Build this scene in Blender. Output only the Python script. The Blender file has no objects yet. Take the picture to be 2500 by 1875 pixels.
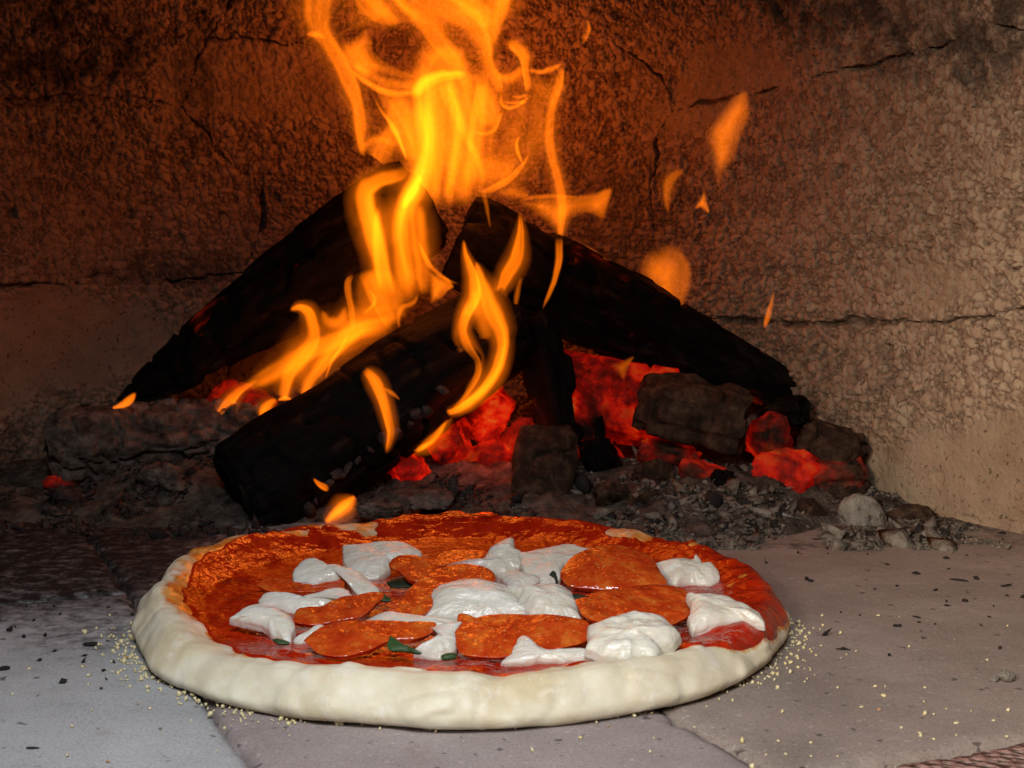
import bpy, math, random
import numpy as np
from mathutils import Vector

# ------------------------------------------------------------------ camera
SC = bpy.context.scene
COL = SC.collection
FPX = 3434.0                       # focal length in photo pixels (photo 2500 x 1875)
CAM_Z = 0.167
PITCH = math.radians(5.06)
cam_d = bpy.data.cameras.new('camera')
cam = bpy.data.objects.new('camera', cam_d)
COL.objects.link(cam)
cam.location = (0, 0, CAM_Z)
cam.rotation_euler = (math.radians(90) - PITCH, 0, 0)
cam_d.sensor_width = 36
cam_d.lens = FPX / 2500 * 36
cam_d.clip_start = 0.01
cam_d.clip_end = 50
cam_d.dof.use_dof = True
cam_d.dof.focus_distance = 0.72
cam_d.dof.aperture_fstop = 36
SC.camera = cam

# ------------------------------------------------------------------ world and lamps
W = bpy.data.worlds.new('World')
SC.world = W
W.use_nodes = True
W.node_tree.nodes['Background'].inputs[0].default_value = (0.75, 0.72, 0.68, 1)
W.node_tree.nodes['Background'].inputs[1].default_value = 0.03

def area(name, loc, target, size, power, color, spread=180, size_y=None):
    l = bpy.data.lights.new(name, 'AREA')
    l.energy = power; l.color = color; l.spread = math.radians(spread)
    l.shape = 'RECTANGLE'; l.size = size; l.size_y = size_y or size
    o = bpy.data.objects.new(name, l); COL.objects.link(o)
    o.location = loc
    o.rotation_euler = (Vector(target) - Vector(loc)).to_track_quat('-Z', 'Y').to_euler()
    return o

# daylight that falls in through the oven mouth
area('mouth_daylight', (-0.34, -0.34, 0.42), (0.47, 0.80, 0.08), 0.20, 0.76, (1.0, 0.88, 0.72), 32)
area('mouth_skylight', (-0.03, 0.06, 0.48), (-0.06, 0.46, 0.0), 0.22, 0.72, (0.90, 0.95, 1.0), 72)

def point(name, loc, power, color, r):
    l = bpy.data.lights.new(name, 'POINT')
    l.energy = power; l.color = color; l.shadow_soft_size = r
    o = bpy.data.objects.new(name, l); COL.objects.link(o); o.location = loc
    return o
FIRE = (1.0, 0.20, 0.030)
point('fire_light', (-0.03, 1.00, 0.25), 0.23, FIRE, 0.05)
point('fire_light', (-0.07, 0.925, 0.17), 0.13, FIRE, 0.03)
point('ember_light', (-0.015, 0.935, 0.055), 0.05, (1.0, 0.06, 0.008), 0.012)
point('ember_light', (0.115, 0.935, 0.055), 0.045, (1.0, 0.06, 0.008), 0.012)

SC.render.engine = 'CYCLES'
SC.cycles.use_denoising = True
SC.cycles.use_adaptive_sampling = True
SC.cycles.adaptive_threshold = 0.02
SC.cycles.max_bounces = 5
SC.cycles.diffuse_bounces = 2
SC.cycles.volume_bounces = 0
SC.cycles.transparent_max_bounces = 96
SC.cycles.sample_clamp_indirect = 4.0
SC.cycles.caustics_reflective = False
SC.cycles.caustics_refractive = False
SC.view_settings.view_transform = 'Standard'
SC.view_settings.look = 'None'
SC.view_settings.exposure = 0.0
SC.view_settings.gamma = 1.0

# ------------------------------------------------------------------ photo pixel <-> place
_F = np.array([0, math.cos(PITCH), -math.sin(PITCH)])
_U = np.array([0, math.sin(PITCH), math.cos(PITCH)])
_X = np.array([1.0, 0, 0])
_C = np.array([0, 0, CAM_Z])
def ray(px, py):
    px = np.asarray(px, float); py = np.asarray(py, float)
    a = (px - 1250) / FPX; b = (937.5 - py) / FPX
    return _F + a[..., None] * _X + b[..., None] * _U
def at(px, py, Y):
    d = ray(px, py); t = np.asarray(Y, float) / d[..., 1]
    return _C + d * t[..., None]
def at_z(px, py, z):
    d = ray(px, py); t = (z - CAM_Z) / d[..., 2]
    return _C + d * t[..., None]
def at_plane(px, py, p0, n):
    d = ray(px, py)
    t = ((p0 - _C) @ n) / (d @ n)
    return _C + d * t[..., None]
def proj(P):
    Q = P - _C
    w = Q @ _F
    return 1250 + FPX * (Q @ _X) / w, 937.5 - FPX * (Q @ _U) / w

# ------------------------------------------------------------------ noise
def _h(i, j, k, s):
    n = (i * 374761393 + j * 668265263 + k * 2147483647 + s * 1274126177) & 0xFFFFFFFF
    n = ((n ^ (n >> 13)) * 1274126177) & 0xFFFFFFFF
    n = ((n ^ (n >> 16)) * 2246822519) & 0xFFFFFFFF
    return ((n ^ (n >> 15)) & 0xFFFFFF) / float(0xFFFFFF)
def noise(P, seed=0):
    P = np.asarray(P, float)
    I = np.floor(P).astype(np.int64); f = P - I
    f = f * f * f * (f * (f * 6 - 15) + 10)
    out = 0
    for a in (0, 1):
        for b in (0, 1):
            for c in (0, 1):
                w = (f[..., 0] if a else 1 - f[..., 0]) * (f[..., 1] if b else 1 - f[..., 1]) * (f[..., 2] if c else 1 - f[..., 2])
                out = out + w * _h(I[..., 0] + a, I[..., 1] + b, I[..., 2] + c, seed)
    return out * 2 - 1
def fbm(P, seed=0, o=4, lac=2.03, g=0.5):
    P = np.asarray(P, float); r = 0; a = 1.0; s = 0
    for k in range(o):
        r = r + a * noise(P, seed + k * 17); s += a; a *= g; P = P * lac + 7.3
    return r / s
def worley(u, v, seed=0):
    iu = np.floor(u).astype(np.int64); iv = np.floor(v).astype(np.int64)
    f1 = np.full(u.shape, 9.0); f2 = np.full(u.shape, 9.0); idn = np.zeros(u.shape)
    z = np.zeros_like(iu)
    for a in (-1, 0, 1):
        for b in (-1, 0, 1):
            cx = iu + a; cy = iv + b
            d = np.hypot(cx + 0.1 + 0.8 * _h(cx, cy, z, seed) - u, cy + 0.1 + 0.8 * _h(cx, cy, z + 1, seed) - v)
            r = _h(cx, cy, z + 2, seed)
            n1 = d < f1
            f2 = np.where(n1, f1, np.minimum(f2, d))
            idn = np.where(n1, r, idn); f1 = np.where(n1, d, f1)
    return f1, f2, idn
def sstep(a, b, x):
    t = np.clip((np.asarray(x, float) - a) / (b - a), 0, 1)
    return t * t * (3 - 2 * t)
def P3(*c):
    return np.stack(np.broadcast_arrays(*[np.asarray(x, float) for x in c]), -1)
def catmull(pts, n):
    pts = np.asarray(pts, float)
    k = len(pts)
    seg = np.r_[0, np.cumsum(np.maximum(np.linalg.norm(np.diff(pts[:, :2], axis=0), axis=1), 1e-6))]
    t = np.linspace(0, seg[-1], n)
    i = np.clip(np.searchsorted(seg, t, side='right') - 1, 0, k - 2)
    u = ((t - seg[i]) / (seg[i + 1] - seg[i]))[:, None]
    p0 = pts[np.maximum(i - 1, 0)]; p1 = pts[i]; p2 = pts[i + 1]; p3 = pts[np.minimum(i + 2, k - 1)]
    return 0.5 * (2 * p1 + (p2 - p0) * u + (2 * p0 - 5 * p1 + 4 * p2 - p3) * u ** 2 + (3 * p1 - p0 - 3 * p2 + p3) * u ** 3)

# ------------------------------------------------------------------ meshes and objects
def mesh(name, V, F, smooth=True, attrs=None):
    V = np.asarray(V, np.float32); me = bpy.data.meshes.new(name)
    if isinstance(F, np.ndarray):
        n, k = F.shape
        me.vertices.add(len(V)); me.vertices.foreach_set('co', V.ravel())
        me.loops.add(n * k); me.loops.foreach_set('vertex_index', F.astype(np.int32).ravel())
        me.polygons.add(n); me.polygons.foreach_set('loop_start', np.arange(0, n * k, k, dtype=np.int32))
        me.update(calc_edges=True)
    else:
        me.from_pydata(V.tolist(), [], F)
    if smooth:
        me.polygons.foreach_set('use_smooth', np.ones(len(me.polygons), bool))
    for an, av in (attrs or {}).items():
        a = me.attributes.new(an, 'FLOAT', 'POINT'); a.data.foreach_set('value', np.asarray(av, np.float32))
    me.validate()
    return me
def obj(name, me, mat, parent=None, label=None, cat=None, group=None, kind=None, loc=None):
    o = bpy.data.objects.new(name, me); COL.objects.link(o)
    if mat is not None and me is not None and not me.materials:
        me.materials.append(mat)
    if parent is not None:
        o.parent = parent
    if loc is not None: o.location = loc
    if label: o['label'] = label
    if cat: o['category'] = cat
    if group: o['group'] = group
    if kind: o['kind'] = kind
    return o
def thing(name, loc, label, cat, group=None, kind=None):
    o = obj(name, None, None, None, label, cat, group, kind, loc)
    o.empty_display_size = 0.02
    return o
def grid_faces(nu, nv, wrap_v=False, flip=False):
    a = np.arange(nu * nv).reshape(nu, nv)
    if wrap_v: a = np.concatenate([a, a[:, :1]], 1)
    f = np.stack([a[:-1, :-1], a[1:, :-1], a[1:, 1:], a[:-1, 1:]], -1).reshape(-1, 4)
    return f[:, ::-1].copy() if flip else f

# ------------------------------------------------------------------ materials
class NT:
    def __init__(self, name):
        self.m = bpy.data.materials.new(name); self.m.use_nodes = True
        self.t = self.m.node_tree; self.t.nodes.clear()
        self.out = self.n('ShaderNodeOutputMaterial')
    def n(self, typ, **kw):
        nd = self.t.nodes.new(typ)
        for k, v in kw.items():
            if k.startswith('_'):
                setattr(nd, k[1:], v)
        return nd
    def link(self, a, b): self.t.links.new(a, b)
    def put(self, sock, v):
        if hasattr(v, 'links') or isinstance(v, bpy.types.NodeSocket): self.link(v, sock)
        elif isinstance(v, (tuple, list)) and len(v) == 3 and sock.type == 'RGBA': sock.default_value = (*v, 1)
        else: sock.default_value = v
    def coord(self):
        return self.n('ShaderNodeNewGeometry').outputs['Position']
    def ocoord(self):
        return self.n('ShaderNodeTexCoord').outputs['Object']
    def scale(self, vec, s):
        nd = self.n('ShaderNodeVectorMath', _operation='MULTIPLY'); self.link(vec, nd.inputs[0]); nd.inputs[1].default_value = s
        return nd.outputs[0]
    def noise(self, vec, s, det=4, rough=0.55, dist=0.0):
        nd = self.n('ShaderNodeTexNoise'); self.link(vec, nd.inputs['Vector'])
        nd.inputs['Scale'].default_value = s; nd.inputs['Detail'].default_value = det
        nd.inputs['Roughness'].default_value = rough; nd.inputs['Distortion'].default_value = dist
        return nd.outputs['Fac']
    def voro(self, vec, s, feat='F1', out='Distance'):
        nd = self.n('ShaderNodeTexVoronoi', _feature=feat); self.link(vec, nd.inputs['Vector'])
        nd.inputs['Scale'].default_value = s
        return nd.outputs[out]
    def math(self, op, a, b=0.0, clamp=False):
        nd = self.n('ShaderNodeMath', _operation=op, _use_clamp=clamp); self.put(nd.inputs[0], a); self.put(nd.inputs[1], b)
        return nd.outputs[0]
    def rng(self, v, a, b, c=0.0, d=1.0, smooth=True):
        nd = self.n('ShaderNodeMapRange', _interpolation_type='SMOOTHSTEP' if smooth else 'LINEAR')
        self.put(nd.inputs[0], v)
        for i, x in zip((1, 2, 3, 4), (a, b, c, d)): nd.inputs[i].default_value = x
        return nd.outputs[0]
    def mix(self, f, a, b, mode='MIX'):
        nd = self.n('ShaderNodeMix', _data_type='RGBA', _blend_type=mode)
        self.put(nd.inputs[0], f); self.put(nd.inputs[6], a); self.put(nd.inputs[7], b)
        return nd.outputs[2]
    def ramp(self, f, stops):
        nd = self.n('ShaderNodeValToRGB'); self.put(nd.inputs[0], f)
        e = nd.color_ramp.elements
        while len(e) < len(stops): e.new(0.5)
        for el, (p, c) in zip(e, stops):
            el.position = p; el.color = (*c, 1)
        return nd.outputs[0]
    def attr(self, name):
        return self.n('ShaderNodeAttribute', _attribute_name=name).outputs['Fac']
    def bump(self, h, dist, strength=1.0, prev=None):
        nd = self.n('ShaderNodeBump'); self.link(h, nd.inputs['Height'])
        nd.inputs['Distance'].default_value = dist; nd.inputs['Strength'].default_value = strength
        if prev is not None: self.link(prev, nd.inputs['Normal'])
        return nd.outputs[0]
    def principled(self, **kw):
        b = self.n('ShaderNodeBsdfPrincipled')
        for k, v in kw.items():
            self.put(b.inputs[k.replace('_', ' ')], v)
        self.link(b.outputs[0], self.out.inputs['Surface'])
        return b

def mat_wall():
    t = NT('refractory_wall'); p = t.coord()
    g = t.attr('grain'); sm = t.attr('smooth')
    base = t.ramp(g, [(0.0, (0.20, 0.130, 0.085)), (0.5, (0.30, 0.20, 0.135)), (1.0, (0.41, 0.295, 0.20))])
    # dark gaps between the pale aggregate grains: shade painted into the colour
    base = t.mix(t.math('MULTIPLY', t.attr('gap_shade'), 0.80), base, (0.050, 0.030, 0.021))
    pl = t.ramp(t.noise(p, 30, 5), [(0.3, (0.27, 0.19, 0.125)), (0.7, (0.40, 0.295, 0.20))])
    c = t.mix(sm, base, pl)
    big = t.noise(p, 9, 4, 0.6)
    c = t.mix(t.rng(big, 0.35, 0.7, 0, 0.55), c, t.mix(0.5, c, (0.20, 0.10, 0.055)))
    soot = t.math('MULTIPLY', t.attr('soot'), t.rng(t.noise(p, 55, 4, 0.65), 0.30, 0.62))
    c = t.mix(soot, c, (0.022, 0.019, 0.018))
    spk = t.rng(t.noise(p, 330, 2, 0.6), 0.60, 0.70, 0, 0.75)
    c = t.mix(spk, c, (0.06, 0.04, 0.028))
    b = t.bump(t.noise(p, 600, 3, 0.65), 0.0010, 0.9)
    t.principled(Base_Color=c, Roughness=0.95, Specular_IOR_Level=0.15, Normal=b)
    return t.m

def mat_tile(name, ca, cb, bumpd=0.0004, coarse=False):
    t = NT(name); p = t.coord()
    c = t.ramp(t.noise(p, 14, 6, 0.6), [(0.3, ca), (0.72, cb)])
    fine = t.noise(p, 820, 4, 0.8)
    c = t.mix(t.rng(fine, 0.46, 0.64, 0, 0.6), c, t.mix(0.65, c, (0.07, 0.05, 0.045)))
    c = t.mix(t.rng(t.noise(p, 330, 2, 0.6), 0.60, 0.72, 0, 0.35), c, (0.60, 0.56, 0.52))
    # toasted patches, sooty blotches and small dark flecks
    c = t.mix(t.rng(t.noise(p, 40, 4, 0.6), 0.55, 0.75, 0, 0.30), c, (0.22, 0.13, 0.095))
    flk = t.rng(t.noise(t.scale(p, (1, 1.0, 1)), 150, 2, 0.5), 0.66, 0.73)
    c = t.mix(t.math('MULTIPLY', flk, 0.7), c, (0.035, 0.025, 0.02))
    s = t.attr('soot')
    sn = t.noise(p, 110, 5, 0.72)
    sm = t.rng(t.math('ADD', s, t.math('MULTIPLY', t.math('SUBTRACT', sn, 0.5), 1.25)), 0.30, 0.95)
    c = t.mix(sm, c, (0.018, 0.012, 0.010))
    b = t.bump(fine, bumpd * 0.35, 0.6)
    b = t.bump(t.noise(p, 90, 5, 0.65), bumpd * 2.5, 0.6, b)
    if coarse:
        b = t.bump(t.voro(p, 260), 0.004, 1.0, b)
        c = t.mix(t.rng(t.voro(t.coord(), 260, 'F1', 'Distance'), 0.2, 0.7, 0, 0.6), c, (0.30, 0.13, 0.10))
    t.principled(Base_Color=c, Roughness=0.9, Specular_IOR_Level=0.2, Normal=b)
    return t.m

def mat_plain(name, ca, cb, s=60, rough=0.85, bs=200, bd=0.0006, spec=0.3):
    t = NT(name); p = t.coord()
    c = t.ramp(t.noise(p, s, 5, 0.6), [(0.3, ca), (0.7, cb)])
    t.principled(Base_Color=c, Roughness=rough, Specular_IOR_Level=spec, Normal=t.bump(t.noise(p, bs, 5, 0.65), bd))
    return t.m

def mat_dough():
    t = NT('raw_dough'); p = t.coord()
    c = t.ramp(t.noise(p, 38, 5, 0.6), [(0.30, (0.62, 0.51, 0.32)), (0.70, (0.83, 0.76, 0.59))])
    c = t.mix(t.rng(t.noise(p, 24, 3, 0.5), 0.50, 0.70, 0, 0.45), c, (0.66, 0.50, 0.27))
    fl = t.rng(t.noise(p, 70, 6, 0.75), 0.50, 0.66, 0, 0.65)
    c = t.mix(fl, c, (0.84, 0.78, 0.66))
    sn = t.noise(p, 85, 5, 0.65)
    st = t.rng(t.math('ADD', t.attr('stain'), t.math('MULTIPLY', t.math('SUBTRACT', sn, 0.5), 1.1)), 0.38, 0.72)
    oil = t.ramp(t.noise(p, 95, 5, 0.68), [(0.25, (0.50, 0.05, 0.006)), (0.48, (0.64, 0.20, 0.025)), (0.75, (0.74, 0.46, 0.14))])
    c = t.mix(st, c, oil)
    b = t.bump(t.noise(p, 110, 3, 0.5), 0.0007, 0.6)
    b = t.bump(t.noise(p, 700, 2, 0.6), 0.00018, 0.6, b)
    t.principled(Base_Color=c, Roughness=t.rng(st, 0, 1, 0.46, 0.26), Specular_IOR_Level=0.4, Normal=b,
                 Subsurface_Weight=0.18, Subsurface_Radius=(1.0, 0.6, 0.3), Subsurface_Scale=0.004)
    return t.m

def mat_sauce():
    t = NT('tomato_sauce'); p = t.coord()
    c = t.ramp(t.noise(p, 70, 6, 0.62, 0.6), [(0.28, (0.24, 0.005, 0.0012)), (0.5, (0.42, 0.014, 0.002)), (0.74, (0.56, 0.034, 0.004))])
    oil = t.rng(t.noise(p, 46, 5, 0.65, 0.8), 0.60, 0.76, 0, 0.4)
    c = t.mix(oil, c, (0.50, 0.06, 0.008))
    b = t.bump(t.noise(p, 150, 3, 0.55), 0.0020, 0.8)
    b = t.bump(t.noise(p, 330, 2, 0.5), 0.0004, 0.8, b)
    t.principled(Base_Color=c, Roughness=t.rng(t.noise(p, 120, 3), 0.36, 0.64, 0.06, 0.28), Specular_IOR_Level=0.6, Normal=b)
    return t.m

def mat_cheese():
    t = NT('mozzarella'); p = t.coord()
    c = t.ramp(t.noise(p, 60, 4, 0.6), [(0.3, (0.69, 0.63, 0.51)), (0.7, (0.79, 0.76, 0.68))])
    c = t.mix(t.rng(t.noise(p, 90, 4, 0.6, 0.5), 0.62, 0.78, 0, 0.5), c, (0.75, 0.42, 0.28))
    b = t.bump(t.noise(t.scale(p, (0.8, 2.2, 1.8)), 120, 4, 0.58, 0.8), 0.0014, 0.9)
    t.principled(Base_Color=c, Roughness=t.rng(t.noise(p, 150, 3), 0.35, 0.65, 0.14, 0.38), Specular_IOR_Level=0.6, Normal=b,
                 Subsurface_Weight=0.55, Subsurface_Radius=(1.0, 0.75, 0.5), Subsurface_Scale=0.006)
    return t.m

def mat_pepperoni():
    t = NT('pepperoni'); p = t.coord()
    c = t.ramp(t.noise(p, 110, 6, 0.65), [(0.3, (0.40, 0.020, 0.004)), (0.52, (0.58, 0.065, 0.008)), (0.74, (0.72, 0.20, 0.025))])
    fat = t.rng(t.voro(p, 260), 0.0, 0.28, 0.5, 0.0)
    c = t.mix(fat, c, (0.72, 0.34, 0.10))
    b = t.bump(t.noise(p, 140, 3, 0.55), 0.0022, 0.9)
    b = t.bump(t.noise(p, 360, 2, 0.5), 0.0004, 0.8, b)
    t.principled(Base_Color=c, Roughness=t.rng(t.noise(p, 240, 3), 0.40, 0.62, 0.05, 0.26), Specular_IOR_Level=0.8, Normal=b)
    return t.m

def mat_char(name='charred_wood', glow=0.0):
    t = NT(name); p = t.ocoord()
    c = t.ramp(t.noise(t.scale(p, (0.25, 1, 1)), 120, 5, 0.65), [(0.35, (0.0018, 0.0014, 0.0013)), (0.58, (0.007, 0.005, 0.004)), (0.75, (0.040, 0.022, 0.014))])
    b = t.bump(t.noise(t.scale(p, (0.2, 1, 1)), 260, 5, 0.7), 0.002, 0.9)
    b = t.bump(t.voro(t.scale(p, (0.8, 1, 1)), 90, 'DISTANCE_TO_EDGE'), 0.002, 0.5, b)
    kw = dict(Base_Color=c, Roughness=0.65, Specular_IOR_Level=0.07, Normal=b)
    if glow > 0:
        # smouldering patches where the wood still burns
        g = t.rng(t.noise(p, 22, 4, 0.6), 0.60, 0.80)
        v = t.rng(t.noise(t.scale(p, (0.35, 1, 1)), 140, 3, 0.6), 0.45, 0.75, 0.05, 1.0)
        kw['Emission_Color'] = (1.0, 0.05, 0.006)
        kw['Emission_Strength'] = t.math('MULTIPLY', t.math('MULTIPLY', g, v), glow)
    t.principled(**kw)
    t.m.cycles.emission_sampling = 'NONE'
    return t.m

def mat_ember(name, strength, thr=0.45, base=(0.05, 0.025, 0.018), scale=24):
    t = NT(name); p = t.coord()
    g = t.rng(t.noise(p, scale, 3, 0.55), thr, thr + 0.25)
    n = t.math('ADD', t.math('MULTIPLY', t.noise(p, 42, 3, 0.55, 0.5), 0.7), t.math('MULTIPLY', t.noise(p, 130, 3, 0.6), 0.3))
    line = t.rng(t.math('ABSOLUTE', t.math('SUBTRACT', t.noise(p, 58, 3, 0.5, 0.6), 0.5)), 0.0, 0.016, 1.0, 0.0)
    hot = t.math('ADD', t.rng(n, 0.37, 0.66, 0.02, 0.88), t.math('MULTIPLY', line, 0.14))
    col = t.ramp(hot, [(0.0, (0.10, 0.0008, 0.0002)), (0.35, (0.42, 0.003, 0.0004)), (0.66, (0.95, 0.013, 0.001)), (0.86, (1.0, 0.06, 0.005)), (1.0, (1.0, 0.22, 0.03))])
    c = t.ramp(t.noise(p, 150, 4, 0.65), [(0.3, (0.006, 0.005, 0.004)), (0.72, base)])
    b = t.bump(t.noise(p, 200, 4, 0.65), 0.002, 0.9)
    t.principled(Base_Color=c, Roughness=0.9, Specular_IOR_Level=0.1, Normal=b, Emission_Color=col,
                 Emission_Strength=t.math('MULTIPLY', g, strength))
    t.m.cycles.emission_sampling = 'NONE'
    return t.m

def mat_ash(name, ca, cb, dark=0.35):
    t = NT(name); p = t.coord()
    c = t.ramp(t.noise(p, 90, 6, 0.66), [(0.28, (0.012, 0.010, 0.009)), (0.28 + dark * 0.6, ca), (0.78, cb)])
    b = t.bump(t.noise(p, 260, 5, 0.68), 0.0028, 1.0)
    b = t.bump(t.noise(t.scale(p, (1.0, 1.0, 0.3)), 150, 3, 0.6), 0.0030, 0.7, b)
    t.principled(Base_Color=c, Roughness=0.95, Specular_IOR_Level=0.1, Normal=b)
    return t.m

E_FLAME = 120.0                          # radiance gained per metre of burning gas
def mat_flame(name, col=(1.0, 0.175, 0.0025)):
    t = NT(name)
    e = t.n('ShaderNodeEmission'); e.inputs[0].default_value = (*col, 1); e.inputs[1].default_value = E_FLAME
    t.link(e.outputs[0], t.out.inputs['Volume'])
    return t.m

M = dict(
    wall=mat_wall(),
    tile_grey=mat_tile('hearth_tile_grey', (0.37, 0.37, 0.375), (0.52, 0.52, 0.525)),
    tile_mauve=mat_tile('hearth_tile_mauve', (0.29, 0.235, 0.225), (0.43, 0.355, 0.335)),
    tile_brown=mat_tile('hearth_tile_brown', (0.26, 0.205, 0.175), (0.40, 0.32, 0.28)),
    tile_pink=mat_tile('landing_brick_pink', (0.32, 0.19, 0.16), (0.45, 0.32, 0.28), 0.0008, True),
    joint=mat_plain('joint_dirt', (0.012, 0.010, 0.010), (0.03, 0.025, 0.022)),
    dough=mat_dough(), sauce=mat_sauce(), cheese=mat_cheese(), pepperoni=mat_pepperoni(),
    basil=mat_plain('basil', (0.015, 0.035, 0.008), (0.05, 0.10, 0.03), 120, 0.45, 400, 0.0005),
    basil_dark_and_shade=mat_plain('wilted_basil_and_shade', (0.006, 0.009, 0.004), (0.02, 0.03, 0.012), 120, 0.5, 400, 0.0005),
    char=mat_char(), char_glow=mat_char('smouldering_wood', 0.35),
    scale=mat_ash('char_scale', (0.05, 0.035, 0.03), (0.16, 0.12, 0.11)),
    ember=mat_ember('glowing_coal', 0.66, 0.30),
    ember_low=mat_ember('dying_coal', 0.36, 0.38, (0.09, 0.045, 0.028)),
    ember_hot=mat_ember('hot_ember_face', 0.40, 0.30),
    ash=mat_ash('grey_ash', (0.20, 0.165, 0.13), (0.42, 0.36, 0.30)),
    ash_brown=mat_ash('brown_ash', (0.05, 0.027, 0.017), (0.17, 0.10, 0.062)),
    ash_dust=mat_ash('ash_dust', (0.095, 0.072, 0.056), (0.24, 0.195, 0.155)),
    ash_dark=mat_ash('dark_ash', (0.075, 0.05, 0.04), (0.22, 0.165, 0.14)),
    ash_log=mat_ash('flaky_ash_bark', (0.13, 0.092, 0.072), (0.32, 0.255, 0.21)),
    ash_white=mat_ash('white_ash', (0.25, 0.22, 0.185), (0.46, 0.415, 0.36), 0.25),
    crumb=mat_plain('char_crumb', (0.008, 0.006, 0.006), (0.03, 0.022, 0.02)),
    grain=mat_plain('cornmeal', (0.68, 0.54, 0.25), (0.82, 0.72, 0.45), 300, 0.6),
    grain_toast=mat_plain('toasted_cornmeal', (0.42, 0.20, 0.07), (0.58, 0.32, 0.14), 300, 0.6),
    flame=mat_flame('flame_gas'),
)

# ------------------------------------------------------------------ oven wall (a dome of cast blocks with rough joints)
WC = np.array([-0.06, 0.70])
_wp = np.array([(0.40, 0.50), (0.385, 0.64), (0.352, 0.76), (0.310, 0.845), (0.262, 0.93), (0.19, 1.03), (0.06, 1.115), (-0.10, 1.145),
                (-0.26, 1.10), (-0.38, 1.00), (-0.46, 0.85), (-0.50, 0.68), (-0.49, 0.5)]) - WC
_wa = np.unwrap(np.arctan2(_wp[:, 1], _wp[:, 0])); _wr = np.hypot(_wp[:, 0], _wp[:, 1])
_aa = np.linspace(_wa[0], _wa[-1], 721)
_rr = np.interp(_aa, _wa, _wr)
_kern = np.hanning(91); _kern /= _kern.sum()
_rr = np.convolve(np.pad(_rr, 45, mode='edge'), _kern, 'valid')
def wall_xy(a):
    r = np.interp(a, _aa, _rr)
    return WC[0] + r * np.cos(a), WC[1] + r * np.sin(a)
def dome(z):
    q = np.clip((z - 0.13) / 0.43, 0, 0.999)
    return np.sqrt(1 - q ** 2.2)

def yline(pts, x):
    p = np.array(pts, float); return np.interp(x, p[:, 0], p[:, 1])
def xline(pts, y):
    p = np.array(pts, float); return np.interp(y, p[:, 1], p[:, 0])
J4 = [(640, -900), (600, -60), (560, 30), (512, 90), (470, 180), (447, 250), (490, 310), (560, 400), (640, 455), (645, 540), (600, 655), (560, 800), (520, 1300)]
J1 = [(1300, -900), (1440, 0), (1520, 110), (1570, 152), (1622, 210), (1645, 268), (1612, 350), (1604, 480), (1602, 570), (1645, 765), (1660, 1300)]
J5 = [(-2500, 260), (0, 232), (100, 232), (250, 230), (360, 240), (450, 250)]
J6 = [(-2500, 700), (0, 692), (200, 690), (330, 655), (420, 690), (600, 660)]
J3 = [(1645, 268), (1800, 232), (1980, 190), (2100, 165), (2240, 130), (2330, 95), (2400, 60), (2500, 72), (4000, 20)]
J2 = [(1640, 770), (1780, 782), (1900, 788), (2000, 780), (2100, 788), (2200, 784), (2290, 778), (2350, 776), (2420, 770), (2480, 755), (2600, 760), (4000, 740)]
JC = [(600, 95), (760, 110), (900, 150), (1200, 140), (1500, 105)]

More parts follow.
